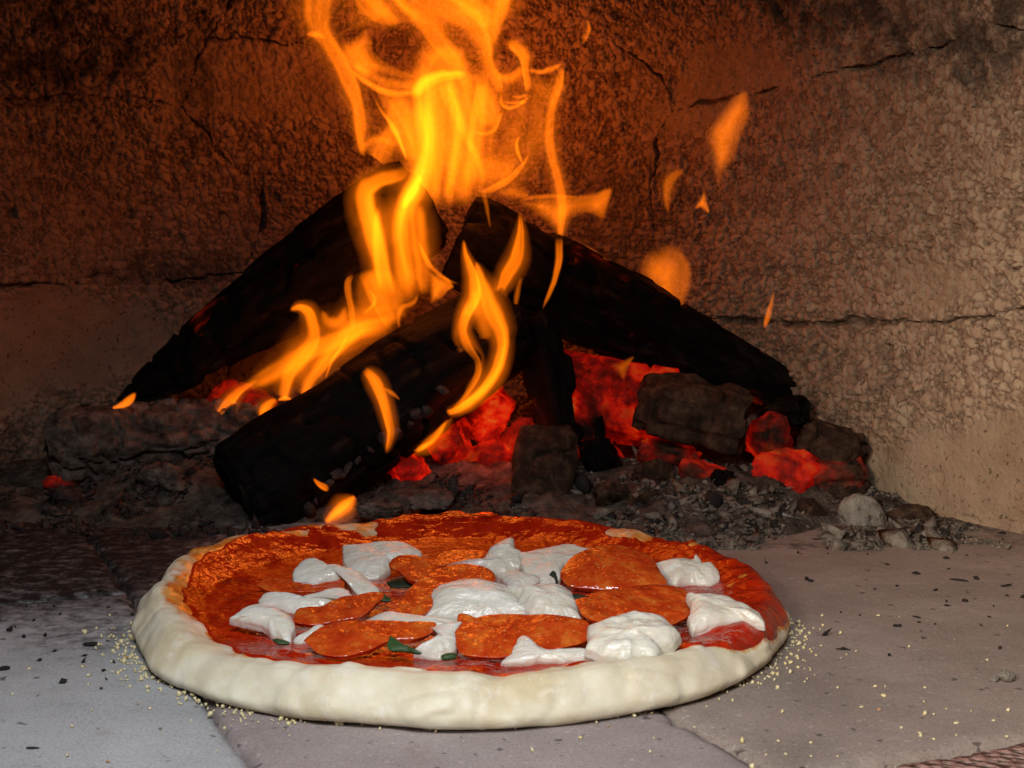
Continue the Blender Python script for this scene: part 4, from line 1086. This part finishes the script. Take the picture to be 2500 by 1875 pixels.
def blob(parent, pts, L, Y, off=(0, 0), sc=1.0, soft=40, rim=0.3, rimdir=(1, 0), seed=0, streak=0.35, name='flame_tongue', org=(0, 0, 0), bow=0.02):
    """A rounded body of gas with the given outline, hollow and brighter towards one side."""
    p = np.array([(off[0] + sc * x, off[1] + sc * y) for x, y in pts], float); soft = soft * sc * 1.25
    cl = catmull(np.r_[p, p[:1]], 160)[:-1]
    size = np.ptp(cl, axis=0).min()
    step = float(np.clip(size / 30, 1.6, 4.0))
    gx = np.arange(cl[:, 0].min() - 8, cl[:, 0].max() + 8, step); gy = np.arange(cl[:, 1].min() - 8, cl[:, 1].max() + 8, step)
    GX, GY = np.meshgrid(gx, gy, indexing='ij')
    ws = 1.0 / (0.5 * size + 10); wa = 0.05 * size
    QX = GX + wa * fbm(P3(GX * ws, GY * ws, seed), seed, 3); QY = GY + wa * fbm(P3(GX * ws, GY * ws, seed + 5.5), seed + 1, 3)
    A = cl; B = np.roll(cl, -1, 0)
    q = np.stack([QX.ravel(), QY.ravel()], 1)
    AB = B - A; t = np.clip(((q[:, None] - A[None]) * AB[None]).sum(-1) / ((AB ** 2).sum(-1)[None] + 1e-9), 0, 1)
    d = np.linalg.norm(q[:, None] - (A[None] + t[..., None] * AB[None]), axis=-1).min(1)
    x, y = q[:, 0:1], q[:, 1:2]
    cr = ((A[None, :, 1] > y) != (B[None, :, 1] > y)) & (x < AB[None, :, 0] * (y - A[None, :, 1]) / (AB[None, :, 1] + 1e-9) + A[None, :, 0])
    ins = cr.sum(1) % 2 == 1
    d = np.where(ins, d, 0)
    c = cl.mean(0); e = (q - c) / (0.5 * np.ptp(cl, axis=0)); side = np.clip(e @ np.array(rimdir), -1, 1)
    body = sstep(0, soft, d) * (1 + 1.6 * streak * fbm(P3(q[:, 0] / 34, q[:, 1] / 80, seed), seed + 8, 3))
    rimv = rim * np.clip(0.2 + side, 0, 1) * sstep(0, soft * 0.25, d) * np.exp(-(d / (soft * 0.45)) ** 2) * 2
    th = (L * 1.6 * (np.clip(body, 0, 2) + rimv) / E_FLAME).reshape(GX.shape)
    yc = (Y + bow * (1 - np.clip((e ** 2).sum(1), 0, 1.5))).reshape(GX.shape)
    return gas(parent, name, GX, GY, th, yc, org)

R1 = dict(off=(650, 0), sc=0.434); R2 = dict(off=(200, 350), sc=0.452); R3 = dict(off=(1000, 450), sc=0.452); R4 = dict(off=(1400, 0), sc=0.4973)
def flame_thing(label, base, tongues, group='flames of the wood fire'):
    org = tuple(at(*base))
    root = thing('flame', org, label, 'flame', group)
    for i, (kw, pts, hw, L, Y, prof, *rest) in enumerate(tongues):
        ex = dict(rest[0]) if rest else {}
        if prof == 'blob':
            blob(root, pts, L, Y, org=org, seed=31 * i + 5, soft=hw, **kw, **ex)
            continue
        tongue(root, pts, hw, L, Y, prof=prof, org=org, seed=ex.pop('seed', 7 * i + len(pts) + int(base[0])), **kw, **ex)
    return root
def single_blob(label, kw, pts, soft, L, Y, **ex):
    p = np.array(pts, float); k = int(p[:, 1].argmax()); c = at(kw['off'][0] + kw['sc'] * p[k, 0], kw['off'][1] + kw['sc'] * p[k, 1], Y)
    o = blob(None, pts, L, Y, soft=soft, org=tuple(c), name='flame', **kw, **ex)
    o.location = tuple(c)
    o['label'] = label; o['category'] = 'flame'; o['group'] = 'flames of the wood fire'
    return o
def single(label, kw, pts, hw, L, Y, prof, **ex):
    p = np.array(pts, float); c = at(kw['off'][0] + kw['sc'] * p[-1, 0], kw['off'][1] + kw['sc'] * p[-1, 1], np.mean(Y))
    o = tongue(None, pts, hw, L, Y, prof=prof, org=tuple(c), name='flame', **kw, **ex)
    o.location = tuple(c)
    o['label'] = label; o['category'] = 'flame'; o['group'] = 'flames of the wood fire'
    return o

flame_thing('tall main flame rising between the logs, yellow core and orange sheets', (1000, 800, 0.99), [
    # yellow core and its arch
    (R1, [(800, 1700), (785, 1560), (765, 1400), (762, 1260), (795, 1140), (850, 1040), (890, 930), (902, 800), (892, 680), (868, 560), (850, 500)], [60, 58, 52, 50, 55, 55, 50, 46, 48, 42, 20], [.9, 1.1, 1.3, 1.8, 2.5, 2.4, 2.0, 2.0, 2.0, 1.7, .7], 0.955, 'soft'),
    (R1, [(690, 1680), (655, 1540), (628, 1400), (600, 1270), (565, 1150), (568, 1065), (640, 1010), (740, 985), (815, 950)], [40, 44, 46, 50, 48, 44, 40, 36, 20], [.7, 1.1, 1.5, 2.0, 1.6, 1.3, 1.1, 1.0, .6], 0.950, 'rimR', dict(streak=.3)),
    (R1, [(640, 1640), (625, 1480), (620, 1330), (625, 1230), (640, 1160)], [14, 20, 26, 24, 12], [.6, .9, 1.2, 1.0, .4], 0.948, 'soft'),
    (R1, [(900, 1660), (880, 1500), (865, 1350), (860, 1230), (850, 1130)], [22, 40, 46, 44, 30], [.5, .7, .8, .8, .6], 0.957, 'rimL'),
    (R1, [(770, 1180), (800, 1120), (840, 1060), (872, 980)], [14, 28, 28, 14], [.8, 1.6, 1.6, .8], 0.946, 'soft'),
    # curled top of the core
    (R1, [(820, 560), (850, 500), (900, 455), (980, 428), (1090, 420), (1130, 428)], [16, 38, 42, 34, 24, 8], [.8, 1.7, 1.9, 1.8, 1.4, .4], 0.965, 'mid'),
    (R1, [(1000, 430), (1022, 490), (1048, 570), (1080, 660), (1120, 750), (1170, 850), (1205, 950), (1220, 1070)], [30, 50, 40, 30, 26, 20, 14, 6], [.9, 1.1, .9, .8, .7, .6, .5, .3], 0.97, 'mid'),
    # broad orange body behind
    (R1, [(960, 1180), (980, 1050), (1000, 900), (1010, 740), (1000, 600), (980, 480), (960, 380)], [60, 120, 170, 190, 190, 170, 60], [.35, .45, .50, .55, .60, .60, .3], 1.045, 'sheet', dict(streak=.7)),
    (R1, [(1080, 1170), (1100, 1040), (1130, 900), (1150, 740), (1170, 600), (1190, 470), (1170, 360)], [50, 110, 130, 130, 110, 100, 50], [.30, .40, .45, .45, .50, .50, .3], 1.05, 'sheet', dict(streak=.8)),
    (R1, [(830, 900), (800, 790), (770, 680), (760, 600), (790, 540)], [30, 60, 70, 60, 30], [.3, .5, .5, .45, .3], 1.04, 'sheet'),
    (R1, [(900, 370), (980, 320), (1060, 340), (1110, 410), (1130, 500)], [30, 55, 60, 50, 20], [.3, .5, .5, .4, .2], 1.03, 'mid'),
    # left tall tongue
    (R1, [(545, 880), (530, 790), (528, 690), (510, 580), (470, 460), (420, 350), (360, 250), (310, 170), (290, 90), (295, 0), (310, -120)], [8, 20, 32, 34, 40, 44, 46, 52, 72, 76, 50], [.4, .8, .9, .9, .85, .85, .8, .7, .65, .65, .4], 1.03, 'rims', dict(fade=(.05, .1))),
    (R1, [(225, 190), (260, 195), (300, 200), (340, 215)], [8, 20, 18, 8], [.3, .6, .5, .2], 1.03, 'soft'),
    # shoulder left of the core
    (R1, [(550, 145), (600, 220), (620, 290), (700, 360), (800, 400), (850, 430), (790, 445), (700, 440), (600, 430), (520, 420), (470, 370), (430, 300), (440, 230), (500, 190)], 70, .62, 1.035, 'blob', dict(rim=.3, rimdir=(.8, -.5))),
    (R1, [(440, 240), (470, 320), (520, 380), (600, 420)], [20, 40, 40, 20], [.2, .4, .4, .3], 1.04, 'soft'),
    (R1, [(470, 385), (550, 455), (640, 508), (740, 530), (850, 520)], [8, 16, 18, 18, 12], [.4, .8, .9, .8, .5], 1.03, 'mid'),
    (R1, [(480, 360), (600, 440), (720, 480), (840, 490)], [16, 40, 46, 40], [.2, .35, .4, .4], 1.035, 'soft'),
    # streaks above the left log
    (R1, [(600, 530), (650, 620), (700, 690), (745, 780), (795, 905)], [3, 8, 14, 13, 6], [.3, .6, 1.1, 1.3, .8], 1.02, 'crisp'),
    (R1, [(610, 900), (660, 820), (700, 740), (710, 680)], [50, 62, 40, 10], [.5, .5, .45, .3], 1.04, 'sheet', dict(fade=(.02, .2))),
    (R1, [(540, 840), (600, 790), (670, 790), (720, 830)], [20, 30, 24, 10], [.3, .35, .3, .2], 1.045, 'soft'),
    # top masses
    (R1, [(540, -80), (590, 20), (650, 80), (720, 110), (780, 110)], [60, 66, 52, 30, 8], [.7, .8, .75, .6, .2], 1.03, 'crisp'),
    (R1, [(700, -80), (790, 0), (880, 90), (950, 190), (1010, 270), (1070, 350), (1120, 440)], [40, 55, 62, 60, 50, 46, 20], [.7, .8, .8, .75, .7, .6, .3], 1.035, 'rimR', dict(fade=(.02, .15))),
    (R1, [(900, -80), (1000, 10), (1100, 80), (1180, 150), (1225, 250), (1245, 350), (1290, 440), (1310, 540)], [70, 80, 72, 60, 44, 34, 30, 12], [.7, .85, .9, .95, .9, .8, .7, .4], 1.025, 'rimL', dict(fade=(.02, .1))),
    (R1, [(1340, -90), (1310, 0), (1285, 90), (1275, 180), (1268, 270)], [60, 66, 54, 36, 10], [.8, .9, .9, .8, .3], 1.02, 'crisp', dict(fade=(.02, .15))),
    (R1, [(1080, -60), (1160, 20), (1230, 100), (1260, 180)], [60, 70, 50, 20], [.6, .7, .6, .3], 1.03, 'mid', dict(fade=(.02, .2))),
    # right loop and curls
    (R1, [(1340, 225), (1400, 262), (1448, 312), (1460, 400), (1470, 480), (1455, 530)], [10, 30, 34, 22, 18, 6], [.4, .8, .85, .8, .8, .3], 1.03, 'rimR'),
    (R1, [(1300, 420), (1360, 440), (1410, 420), (1440, 370)], [10, 30, 30, 16], [.3, .5, .5, .3], 1.035, 'mid'),
    (R1, [(1320, 520), (1325, 580), (1360, 605), (1410, 595), (1450, 565), (1495, 540)], [5, 10, 11, 9, 8, 3], [.4, .8, .9, .8, .8, .3], 1.02, 'mid'),
    (R1, [(1380, 545), (1430, 545), (1490, 530)], [4, 9, 3], [.4, .9, .3], 1.02, 'mid'),
    (R1, [(1330, 570), (1390, 580), (1450, 575), (1480, 568)], [4, 8, 8, 3], [.4, .8, .7, .3], 1.022, 'mid'),
    (R1, [(1190, 470), (1230, 560), (1250, 640), (1240, 720)], [30, 60, 70, 30], [.35, .5, .5, .4], 1.04, 'sheet'),
    (R1, [(1160, 735), (1220, 752), (1285, 725), (1315, 650), (1345, 630)], [5, 10, 12, 10, 4], [.3, .7, .7, .5, .2], 1.03, 'mid'),
    # thin veils
    (R1, [(1290, 1080), (1380, 960), (1440, 830), (1470, 700), (1480, 560), (1520, 450)], [60, 100, 110, 100, 80, 30], [.10, .16, .18, .16, .14, .08], 1.03, 'sheet', dict(streak=.9)),
    (R1, [(880, 1150), (930, 980), (950, 800), (930, 620), (900, 480), (930, 330), (1000, 220)], [30, 60, 70, 70, 80, 80, 40], [.2, .3, .35, .35, .35, .3, .15], 1.02, 'sheet', dict(streak=.9)),
    (R1, [(1000, 1120), (1060, 960), (1080, 800), (1090, 650), (1060, 520)], [10, 24, 26, 22, 8], [.2, .4, .45, .4, .2], 1.015, 'rimR'),
    (R1, [(1180, 1080), (1180, 940), (1160, 800), (1170, 660), (1200, 520), (1190, 400)], [10, 22, 26, 24, 24, 8], [.2, .35, .4, .4, .4, .2], 1.02, 'rimL'),
    (R1, [(640, 470), (700, 560), (760, 680), (800, 820), (830, 950)], [30, 50, 56, 40, 14], [.15, .25, .28, .25, .1], 1.03, 'sheet', dict(streak=.8)),
    (R1, [(420, 160), (520, 110), (640, 60), (760, 60), (880, 130)], [20, 50, 60, 60, 30], [.08, .14, .18, .2, .12], 1.04, 'sheet', dict(streak=.8)),
    # far right ribbon
    (R1, [(1650, 1340), (1662, 1240), (1665, 1130), (1645, 1020), (1612, 900), (1592, 780), (1600, 660), (1620, 560), (1645, 460), (1668, 355)], [14, 22, 24, 26, 26, 26, 24, 24, 26, 8], [.6, .8, .85, .7, .65, .65, .6, .65, .7, .4], 1.03, 'rimR', dict(fade=(.04, .08))),
    (R1, [(1470, 395), (1550, 402), (1610, 388), (1668, 358)], [8, 16, 18, 6], [.4, .6, .6, .4], 1.03, 'mid'),
    (R1, [(1480, 440), (1540, 480), (1590, 540), (1600, 620)], [30, 50, 44, 20], [.15, .22, .22, .12], 1.04, 'soft'),
    # lower right sweep
    (R1, [(1200, 1085), (1290, 1055), (1370, 1010), (1440, 935), (1490, 850)], [10, 20, 18, 12, 4], [.4, .7, .7, .6, .2], 1.04, 'rimL'),
    (R1, [(1100, 980), (1220, 950), (1330, 960), (1430, 930)], [40, 80, 70, 20], [.25, .35, .3, .15], 1.05, 'soft'),
    (R1, [(1425, 760), (1408, 815), (1425, 880), (1450, 935)], [4, 9, 8, 3], [.3, .8, .8, .3], 1.03, 'crisp'),
    (R1, [(1390, 1140), (1470, 1105), (1560, 1095), (1700, 1092), (1830, 1085), (1890, 1065), (1935, 1050), (1945, 1090), (1925, 1180), (1905, 1235), (1850, 1215), (1800, 1200), (1750, 1215), (1710, 1260), (1680, 1310), (1650, 1340), (1600, 1290), (1530, 1240), (1450, 1180)], 80, .62, 1.035, 'blob', dict(rim=.35, rimdir=(.6, -.8))),
    (R1, [(1420, 1130), (1520, 1108), (1640, 1102), (1760, 1110)], [5, 12, 12, 4], [.2, .4, .4, .2], 1.03, 'mid'),
    (R1, [(1300, 1080), (1400, 1085), (1480, 1110)], [12, 30, 14], [.2, .35, .2], 1.05, 'soft'),
])
flame_thing('yellow orange flame sheet licking out between the left log and the front log', (800, 960, 0.97), [
    (R2, [(1125, 905), (1170, 885), (1215, 905), (1245, 970), (1250, 1060), (1195, 1150), (1120, 1250), (1090, 1375)], [4, 16, 26, 30, 36, 44, 36, 24], [.5, .9, 1.0, .95, .85, .8, .8, .9], 0.955, 'rimL', dict(fade=(.04, .05))),
    (R2, [(1190, 1365), (1235, 1260), (1320, 1160), (1420, 1060), (1500, 985), (1620, 950)], [16, 30, 36, 46, 56, 50], [1.0, 1.1, 1.1, 1.0, .8, .4], 0.95, 'rimR', dict(fade=(.03, .2))),
    (R2, [(1310, 1280), (1350, 1180), (1400, 1100), (1440, 1030)], [4, 8, 9, 5], [.4, .7, .7, .4], 0.945, 'crisp'),
    (R2, [(870, 1320), (1020, 1250), (1180, 1160), (1350, 1070), (1520, 980), (1700, 930)], [14, 46, 66, 76, 84, 60], [.3, .42, .48, .5, .5, .3], 0.975, 'sheet', dict(streak=.8)),
    (R2, [(1700, 980), (1640, 900), (1600, 820), (1570, 740), (1560, 690)], [70, 110, 110, 80, 30], [.35, .55, .55, .5, .25], 0.965, 'sheet', dict(streak=.7)),
    (R2, [(1470, 1010), (1460, 920), (1440, 830), (1436, 750), (1470, 705)], [10, 16, 18, 18, 8], [.5, .7, .7, .6, .3], 0.955, 'rimL'),
    (R2, [(1520, 920), (1570, 880), (1582, 840), (1552, 785)], [5, 12, 12, 4], [.4, .8, .8, .3], 0.953, 'mid'),
    (R2, [(730, 1470), (790, 1405), (850, 1340), (960, 1268)], [14, 26, 20, 4], [1.0, 1.0, .7, .3], 0.975, 'rimR', dict(fade=(.03, .2))),
    (R2, [(1300, 900), (1330, 960), (1390, 960), (1420, 880)], [6, 34, 36, 8], [.2, .4, .4, .2], 0.96, 'soft'),
    (R2, [(1060, 1385), (1095, 1375), (1135, 1380)], [6, 13, 5], [.8, 1.1, .5], 0.945, 'mid'),
    (R2, [(965, 1475), (985, 1440), (1020, 1405), (1060, 1385)], [10, 30, 22, 5], [.7, 1.0, .8, .3], 0.945, 'mid', dict(fade=(.05, .2))),
    (R2, [(1710, 1000), (1720, 900), (1790, 860), (1810, 810)], [8, 14, 14, 4], [.3, .4, .4, .2], 0.95, 'soft'),
])
flame_thing('twin stranded flame looping in front of the logs at the centre', (1100, 1000, 0.94), [
    (R3, [(293, 300), (306, 400), (345, 510), (352, 610), (310, 700), (285, 790), (312, 870), (362, 950), (362, 1030), (305, 1135), (225, 1222)], [3, 15, 27, 30, 27, 26, 26, 20, 16, 11, 10], [.6, 1.1, 1.3, 1.5, 1.7, 1.5, 1.3, 1.2, 1.1, 1.2, 1.0], 0.925, 'rimL', dict(fade=(.04, .03))),
    (R3, [(362, 410), (400, 540), (448, 680), (494, 790), (502, 880), (470, 1000), (400, 1110), (300, 1192), (200, 1238)], [4, 34, 42, 36, 28, 28, 26, 19, 12], [.6, 1.0, 1.1, 1.2, 1.5, 1.8, 2.0, 1.9, 1.1], 0.92, 'rimR', dict(fade=(.05, .03))),
    (R3, [(345, 560), (370, 660), (395, 760), (420, 860)], [20, 40, 44, 14], [.3, .45, .35, .15], 0.93, 'soft'),
    (R3, [(-10, 1440), (60, 1410), (130, 1340), (185, 1265), (225, 1225)], [8, 28, 38, 26, 8], [1.2, 1.2, 1.0, .9, .8], 0.93, 'rimR', dict(fade=(.04, .05))),
    (R3, [(-20, 1440), (50, 1420), (110, 1390)], [4, 10, 4], [.6, .9, .4], 0.925, 'mid'),
])
single('slim curved flame on the face of the right log', R3, [(598, 140), (600, 260), (578, 390), (525, 500), (486, 600), (500, 690)], [4, 18, 32, 32, 18, 4], [.5, .8, .9, .85, .7, .3], 0.95, 'rims', seed=71)
single('faint wisp below the slim flame on the right log', R3, [(605, 500), (580, 600), (570, 700)], [8, 16, 5], [.2, .35, .15], 0.95, 'soft', seed=72)
single('thin yellow flame trailing down the right log from its top edge', R3, [(808, 285), (806, 400), (788, 490), (752, 595), (716, 680)], [20, 19, 15, 11, 3], [.5, .8, .8, .7, .4], 0.955, 'rimL', seed=73)
single('short dull wisp at the peak of the right log', R3, [(395, 25), (418, 120), (436, 240)], [15, 11, 3], [.45, .5, .2], 0.965, 'mid', seed=74)
single_blob('bright angular flame patch between the three logs', R2, [(1865, 680), (1900, 690), (1985, 735), (2012, 780), (1990, 792), (1885, 874), (1868, 780)], 46, 0.9, 0.985, seed=75, bow=0.008)
single('pale orange spark streak above the angular flame patch', R2, [(1815, 520), (1850, 610), (1900, 680), (1980, 740), (2040, 760)], [4, 12, 12, 8, 3], [.5, .9, .6, .4, .2], 0.98, 'crisp', seed=76)
single('long orange flame streaming down the front log', R2, [(1525, 1215), (1580, 1280), (1625, 1380), (1655, 1480), (1668, 1570), (1650, 1680)], [18, 28, 25, 22, 18, 7], [.5, 1.0, 1.1, 1.0, .9, .5], 0.855, 'rimR', seed=77, fade=(.1, .12))
single('faint short flame to the right of the long one on the front log', R2, [(1630, 1320), (1670, 1345), (1720, 1385)], [6, 13, 4], [.2, .4, .15], 0.87, 'soft', seed=78)
single('small flame at the low tip of the left log', R2, [(165, 1428), (220, 1410), (262, 1385), (290, 1345)], [5, 18, 20, 5], [.9, 1.1, 1.0, .5], 0.95, 'mid', seed=79, fade=(.05, .15))
single_blob('round balloon shaped flame on the right log', R3, [(1310, 640), (1250, 590), (1205, 480), (1225, 400), (1270, 345), (1340, 318), (1400, 312), (1470, 340), (1520, 400), (1540, 480), (1530, 570), (1505, 640), (1480, 695), (1420, 705), (1360, 680)], 140, 0.50, 1.035, rim=.30, seed=81, bow=0.008)
single('bright root of the round flame on the right log', R3, [(1300, 640), (1345, 640), (1370, 600), (1370, 540)], [6, 26, 26, 8], [.5, .9, .6, .2], 1.035, 'soft', seed=82)
single('low flame creeping along the edge of the right log', R3, [(830, 300), (930, 345), (1020, 400), (1100, 460), (1150, 500)], [6, 22, 22, 14, 4], [.4, .5, .45, .4, .2], 1.045, 'mid', seed=83)
single('thin bright flame at the lower edge of the right log', R3, [(1460, 740), (1560, 800), (1660, 870), (1730, 900), (1780, 918)], [5, 22, 14, 7, 2], [.25, .35, .7, .8, .3], 1.035, 'rimL', seed=84)
single_blob('small orange flame hanging under the right log', R3, [(1070, 965), (1130, 950), (1215, 928), (1185, 990), (1160, 1060), (1120, 1030)], 70, 0.5, 0.965, seed=85, bow=0.008)
single_blob('large detached flame floating at the right before the wall', R4, [(705, 985), (690, 900), (672, 800), (645, 690), (655, 620), (710, 560), (770, 490), (845, 435), (862, 470), (875, 560), (840, 630), (810, 710), (790, 790), (750, 850), (722, 910)], 66, 0.50, 0.965, rim=.18, seed=86)
single_blob('small pointed flame under the large detached flame', R4, [(640, 925), (655, 985), (668, 1045), (630, 1028), (590, 1022), (615, 975)], 26, 0.75, 0.975, seed=87, bow=0.006)
single('dim curled wisp left of the detached flame', R4, [(470, 1050), (458, 960), (478, 880), (540, 835)], [4, 20, 26, 12], [.15, .3, .32, .2], 0.985, 'soft', seed=88)
single('tiny stray flame high at the right of the main fire', R4, [(40, 225), (60, 180), (74, 135), (62, 90)], [3, 11, 10, 3], [.2, .5, .55, .3], 0.99, 'mid', seed=89)
single('thin forked flame at the right above the coal heap', R4, [(935, 1610), (950, 1560), (968, 1500), (985, 1430)], [5, 16, 12, 4], [.5, .55, .45, .2], 1.0, 'rimR', seed=90)
single('small yellow flame under the low end of the front log', dict(off=(0, 0), sc=1.0), [(796, 1276), (822, 1252), (848, 1232), (868, 1212)], [5, 14, 15, 4], [.7, 1.4, 1.3, .6], 0.875, 'mid', seed=91, fade=(.1, .1))
single('tiny flame spot on the front log near its low end', dict(off=(0, 0), sc=1.0), [(766, 1168), (778, 1180), (792, 1190), (802, 1198)], [2, 5, 7, 3], [.6, .9, .9, .4], 0.845, 'mid', seed=92)
single('small low flame at the left end of the front log', dict(off=(0, 0), sc=1.0), [(490, 1225), (488, 1245), (496, 1262)], [3, 7, 2], [.4, .5, .2], 0.93, 'mid', seed=93)

# ------------------------------------------------------------------ cornmeal and crumbs on the tiles
def build_grains():
    rs = np.random.RandomState(44)
    protos = [chunk_mesh((1, .8, .7), 1500 + i, 9, 0.12, 8, 5, 0.3, 'cornmeal_grain') for i in range(5)]
    for me in protos: me.materials.append(M['grain'])
    toast = [chunk_mesh((1, .8, .7), 1520 + i, 9, 0.12, 8, 5, 0.3, 'cornmeal_grain') for i in range(2)]
    for me in toast: me.materials.append(M['grain_toast'])
    spots = []
    hand = [(308, 1608, 11), (295, 1640, 9), (312, 1662, 7), (318, 1678, 8), (362, 1690, 8), (366, 1733, 9), (440, 1693, 9), (395, 1643, 8), (418, 1650, 9), (430, 1662, 9), (456, 1668, 9), (470, 1680, 9), (482, 1688, 9), (503, 1706, 8),
            (31, 1697, 8), (225, 1735, 6), (263, 1862, 9), (337, 1720, 6), (466, 1761, 7), (605, 1700, 9), (620, 1697, 8), (648, 1718, 9), (672, 1712, 8), (684, 1733, 8), (705, 1722, 8), (608, 1742, 7), (772, 1735, 6), (980, 1753, 7), (707, 1798, 7), (530, 1835, 6),
            (1905, 1505, 8), (1960, 1530, 8), (1985, 1535, 7), (1905, 1570, 8), (1920, 1585, 8), (1940, 1560, 8), (1948, 1575, 8), (1900, 1600, 8), (1890, 1595, 7), (1965, 1565, 7), (2145, 1505, 8), (2195, 1508, 5), (1878, 1625, 7),
            (2137, 1678, 9), (2157, 1702, 12), (2147, 1735, 10), (2103, 1728, 9), (2256, 1715, 8), (2258, 1680, 6), (2310, 1732, 7), (2280, 1746, 7), (2335, 1768, 10), (2425, 1762, 9), (2200, 1778, 8), (2245, 1792, 8), (2280, 1807, 9), (2458, 1800, 9), (2335, 1797, 7),
            (1788, 1712, 8), (1725, 1726, 6), (1900, 1812, 8), (1918, 1843, 8), (1870, 1845, 7), (1980, 1848, 7), (2045, 1848, 7), (1695, 1777, 7), (1485, 1775, 6), (1980, 1815, 7), (2460, 1530, 7), (2410, 1613, 6), (1075, 1768, 6), (1100, 1770, 7), (1555, 1745, 6), (1575, 1742, 6)]
    for x, y, s in hand:
        spots.append((x, y, s))
    gl = [('pale yellow cornmeal grain scattered on the tile left of the pizza', 'cornmeal at the left of the pizza'),
          ('pale yellow cornmeal grain scattered on the tile right of the pizza', 'cornmeal at the right of the pizza'),
          ('pale yellow cornmeal grain in front of the pizza, between the two tile joints', 'cornmeal in front of the pizza')]
    for i, (x, y, s) in enumerate(spots):
        p = at_z(x, y, 0.0)
        if np.hypot(p[0] - PC[0], p[1] - PC[1]) < PR * 0.965: continue
        r = s * 0.62 * p[1] / FPX * rs.uniform(0.8, 1.15)
        me = toast[i % 2] if rs.rand() < 0.12 else protos[i % 5]
        g = gl[0] if x < 500 else (gl[1] if x > 1650 else gl[2])
        o = obj('cornmeal_grain', me, None, None, g[0], 'cornmeal grain', g[1], None, (p[0], p[1], r * 0.55))
        o.scale = (r * rs.uniform(1, 1.5), r, r * rs.uniform(.75, 1.1)); o.rotation_euler = (0, 0, rs.uniform(0, 6.28))
    # finer meal that nobody could count
    def near(rs):
        for _ in range(200):
            k = rs.rand()
            if k < 0.45:
                a = math.radians(rs.uniform(183, 250)); r = PR * (1.0 + abs(rs.normal(0, 0.05)))
            elif k < 0.65:
                a = math.radians(rs.uniform(318, 362)); r = PR * (1.0 + abs(rs.normal(0, 0.06)))
            elif k < 0.8:
                a = math.radians(rs.uniform(250, 320)); r = PR * (1.0 + abs(rs.normal(0, 0.02)))
            else:
                x, y = rs.uniform(-0.22, 0.24), rs.uniform(0.44, 0.66)
                if np.hypot(x - PC[0], y - PC[1]) > PR * 1.03: return x, y, 0.0003
                continue
            return PC[0] + r * math.cos(a), PC[1] + r * math.sin(a), 0.0003
        return 0.3, 0.5, 0
    flakes('cornmeal_dust', 520, near, 0.00072, M['grain'], 'fine cornmeal dusted on the tiles around the pizza', 'cornmeal', 45, 0.8, 1.1, 0.35)
    def fl(rs):
        while True:
            if rs.rand() < 0.55: x, y = rs.uniform(0.10, 0.33), rs.uniform(0.58, 0.86)
            else: x, y = rs.uniform(-0.25, -0.12), rs.uniform(0.52, 0.80)
            if np.hypot(x - PC[0], y - PC[1]) > PR * 1.06: return x, y, 0.0003
    flakes('char_specks', 150, fl, 0.0009, M['crumb'], 'small black char specks on the tiles either side of the pizza', 'char specks', 46, 0.5, 1.8, 0.45)
    bits = [(225, 1577, .0060, .0022, 0.05, 'flat black char flake on the tile left of the pizza'), (8, 1636, .0040, .0022, 0.2, 'black char flake at the left edge of the tile'),
            (78, 1828, .0042, .0011, 0.03, 'thin black sliver on the front left grey tile'), (2340, 1418, .0065, .0014, -0.6, 'thin twisted char twig at the right'),
            (2455, 1432, .0065, .0016, 0.45, 'dark char splinter at the right edge'), (2190, 1530, .0030, .0018, 0.2, 'small black char bit on the right tile'),
            (2238, 1508, .0030, .0012, -0.9, 'tiny black splinter on the right tile'), (1978, 1420, .0024, .0018, 0, 'round black crumb near the right pizza rim'),
            (2355, 1470, .0032, .0022, 0, 'brown charred crumb on the right tile'), (2060, 1587, .0045, .0010, -0.15, 'thin curved char fibre on the right tile')]
    for i, (x, y, a, b, rz, lab) in enumerate(bits):
        p = at_z(x, y, 0)
        me = chunk_mesh((a * .8, b * .8, b * 0.4), 1600 + i, 9, 0.2, 12, 7, 0, 'char_bit')
        o = obj('char_bit', me, M['crumb'], None, lab, 'char bit', 'char bits on the tiles', None, (p[0], p[1], b * 0.4)); o.rotation_euler = (0, 0, rz)
    for i, (x, y, a, lab) in enumerate([(2452, 1662, .0042, 'pale grey ash lump on the right tile'), (2428, 1664, .0022, 'small pale ash crumb beside the ash lump at right')]):
        p = at_z(x, y, 0)
        me = chunk_mesh((a, a * .8, a * .6), 1650 + i, 9, 0.2, 18, 11, 0, 'ash_lump')
        obj('ash_lump', me, M['ash_white'], None, lab, 'ash lump', None, None, (p[0], p[1], a * 0.45))
build_grains()
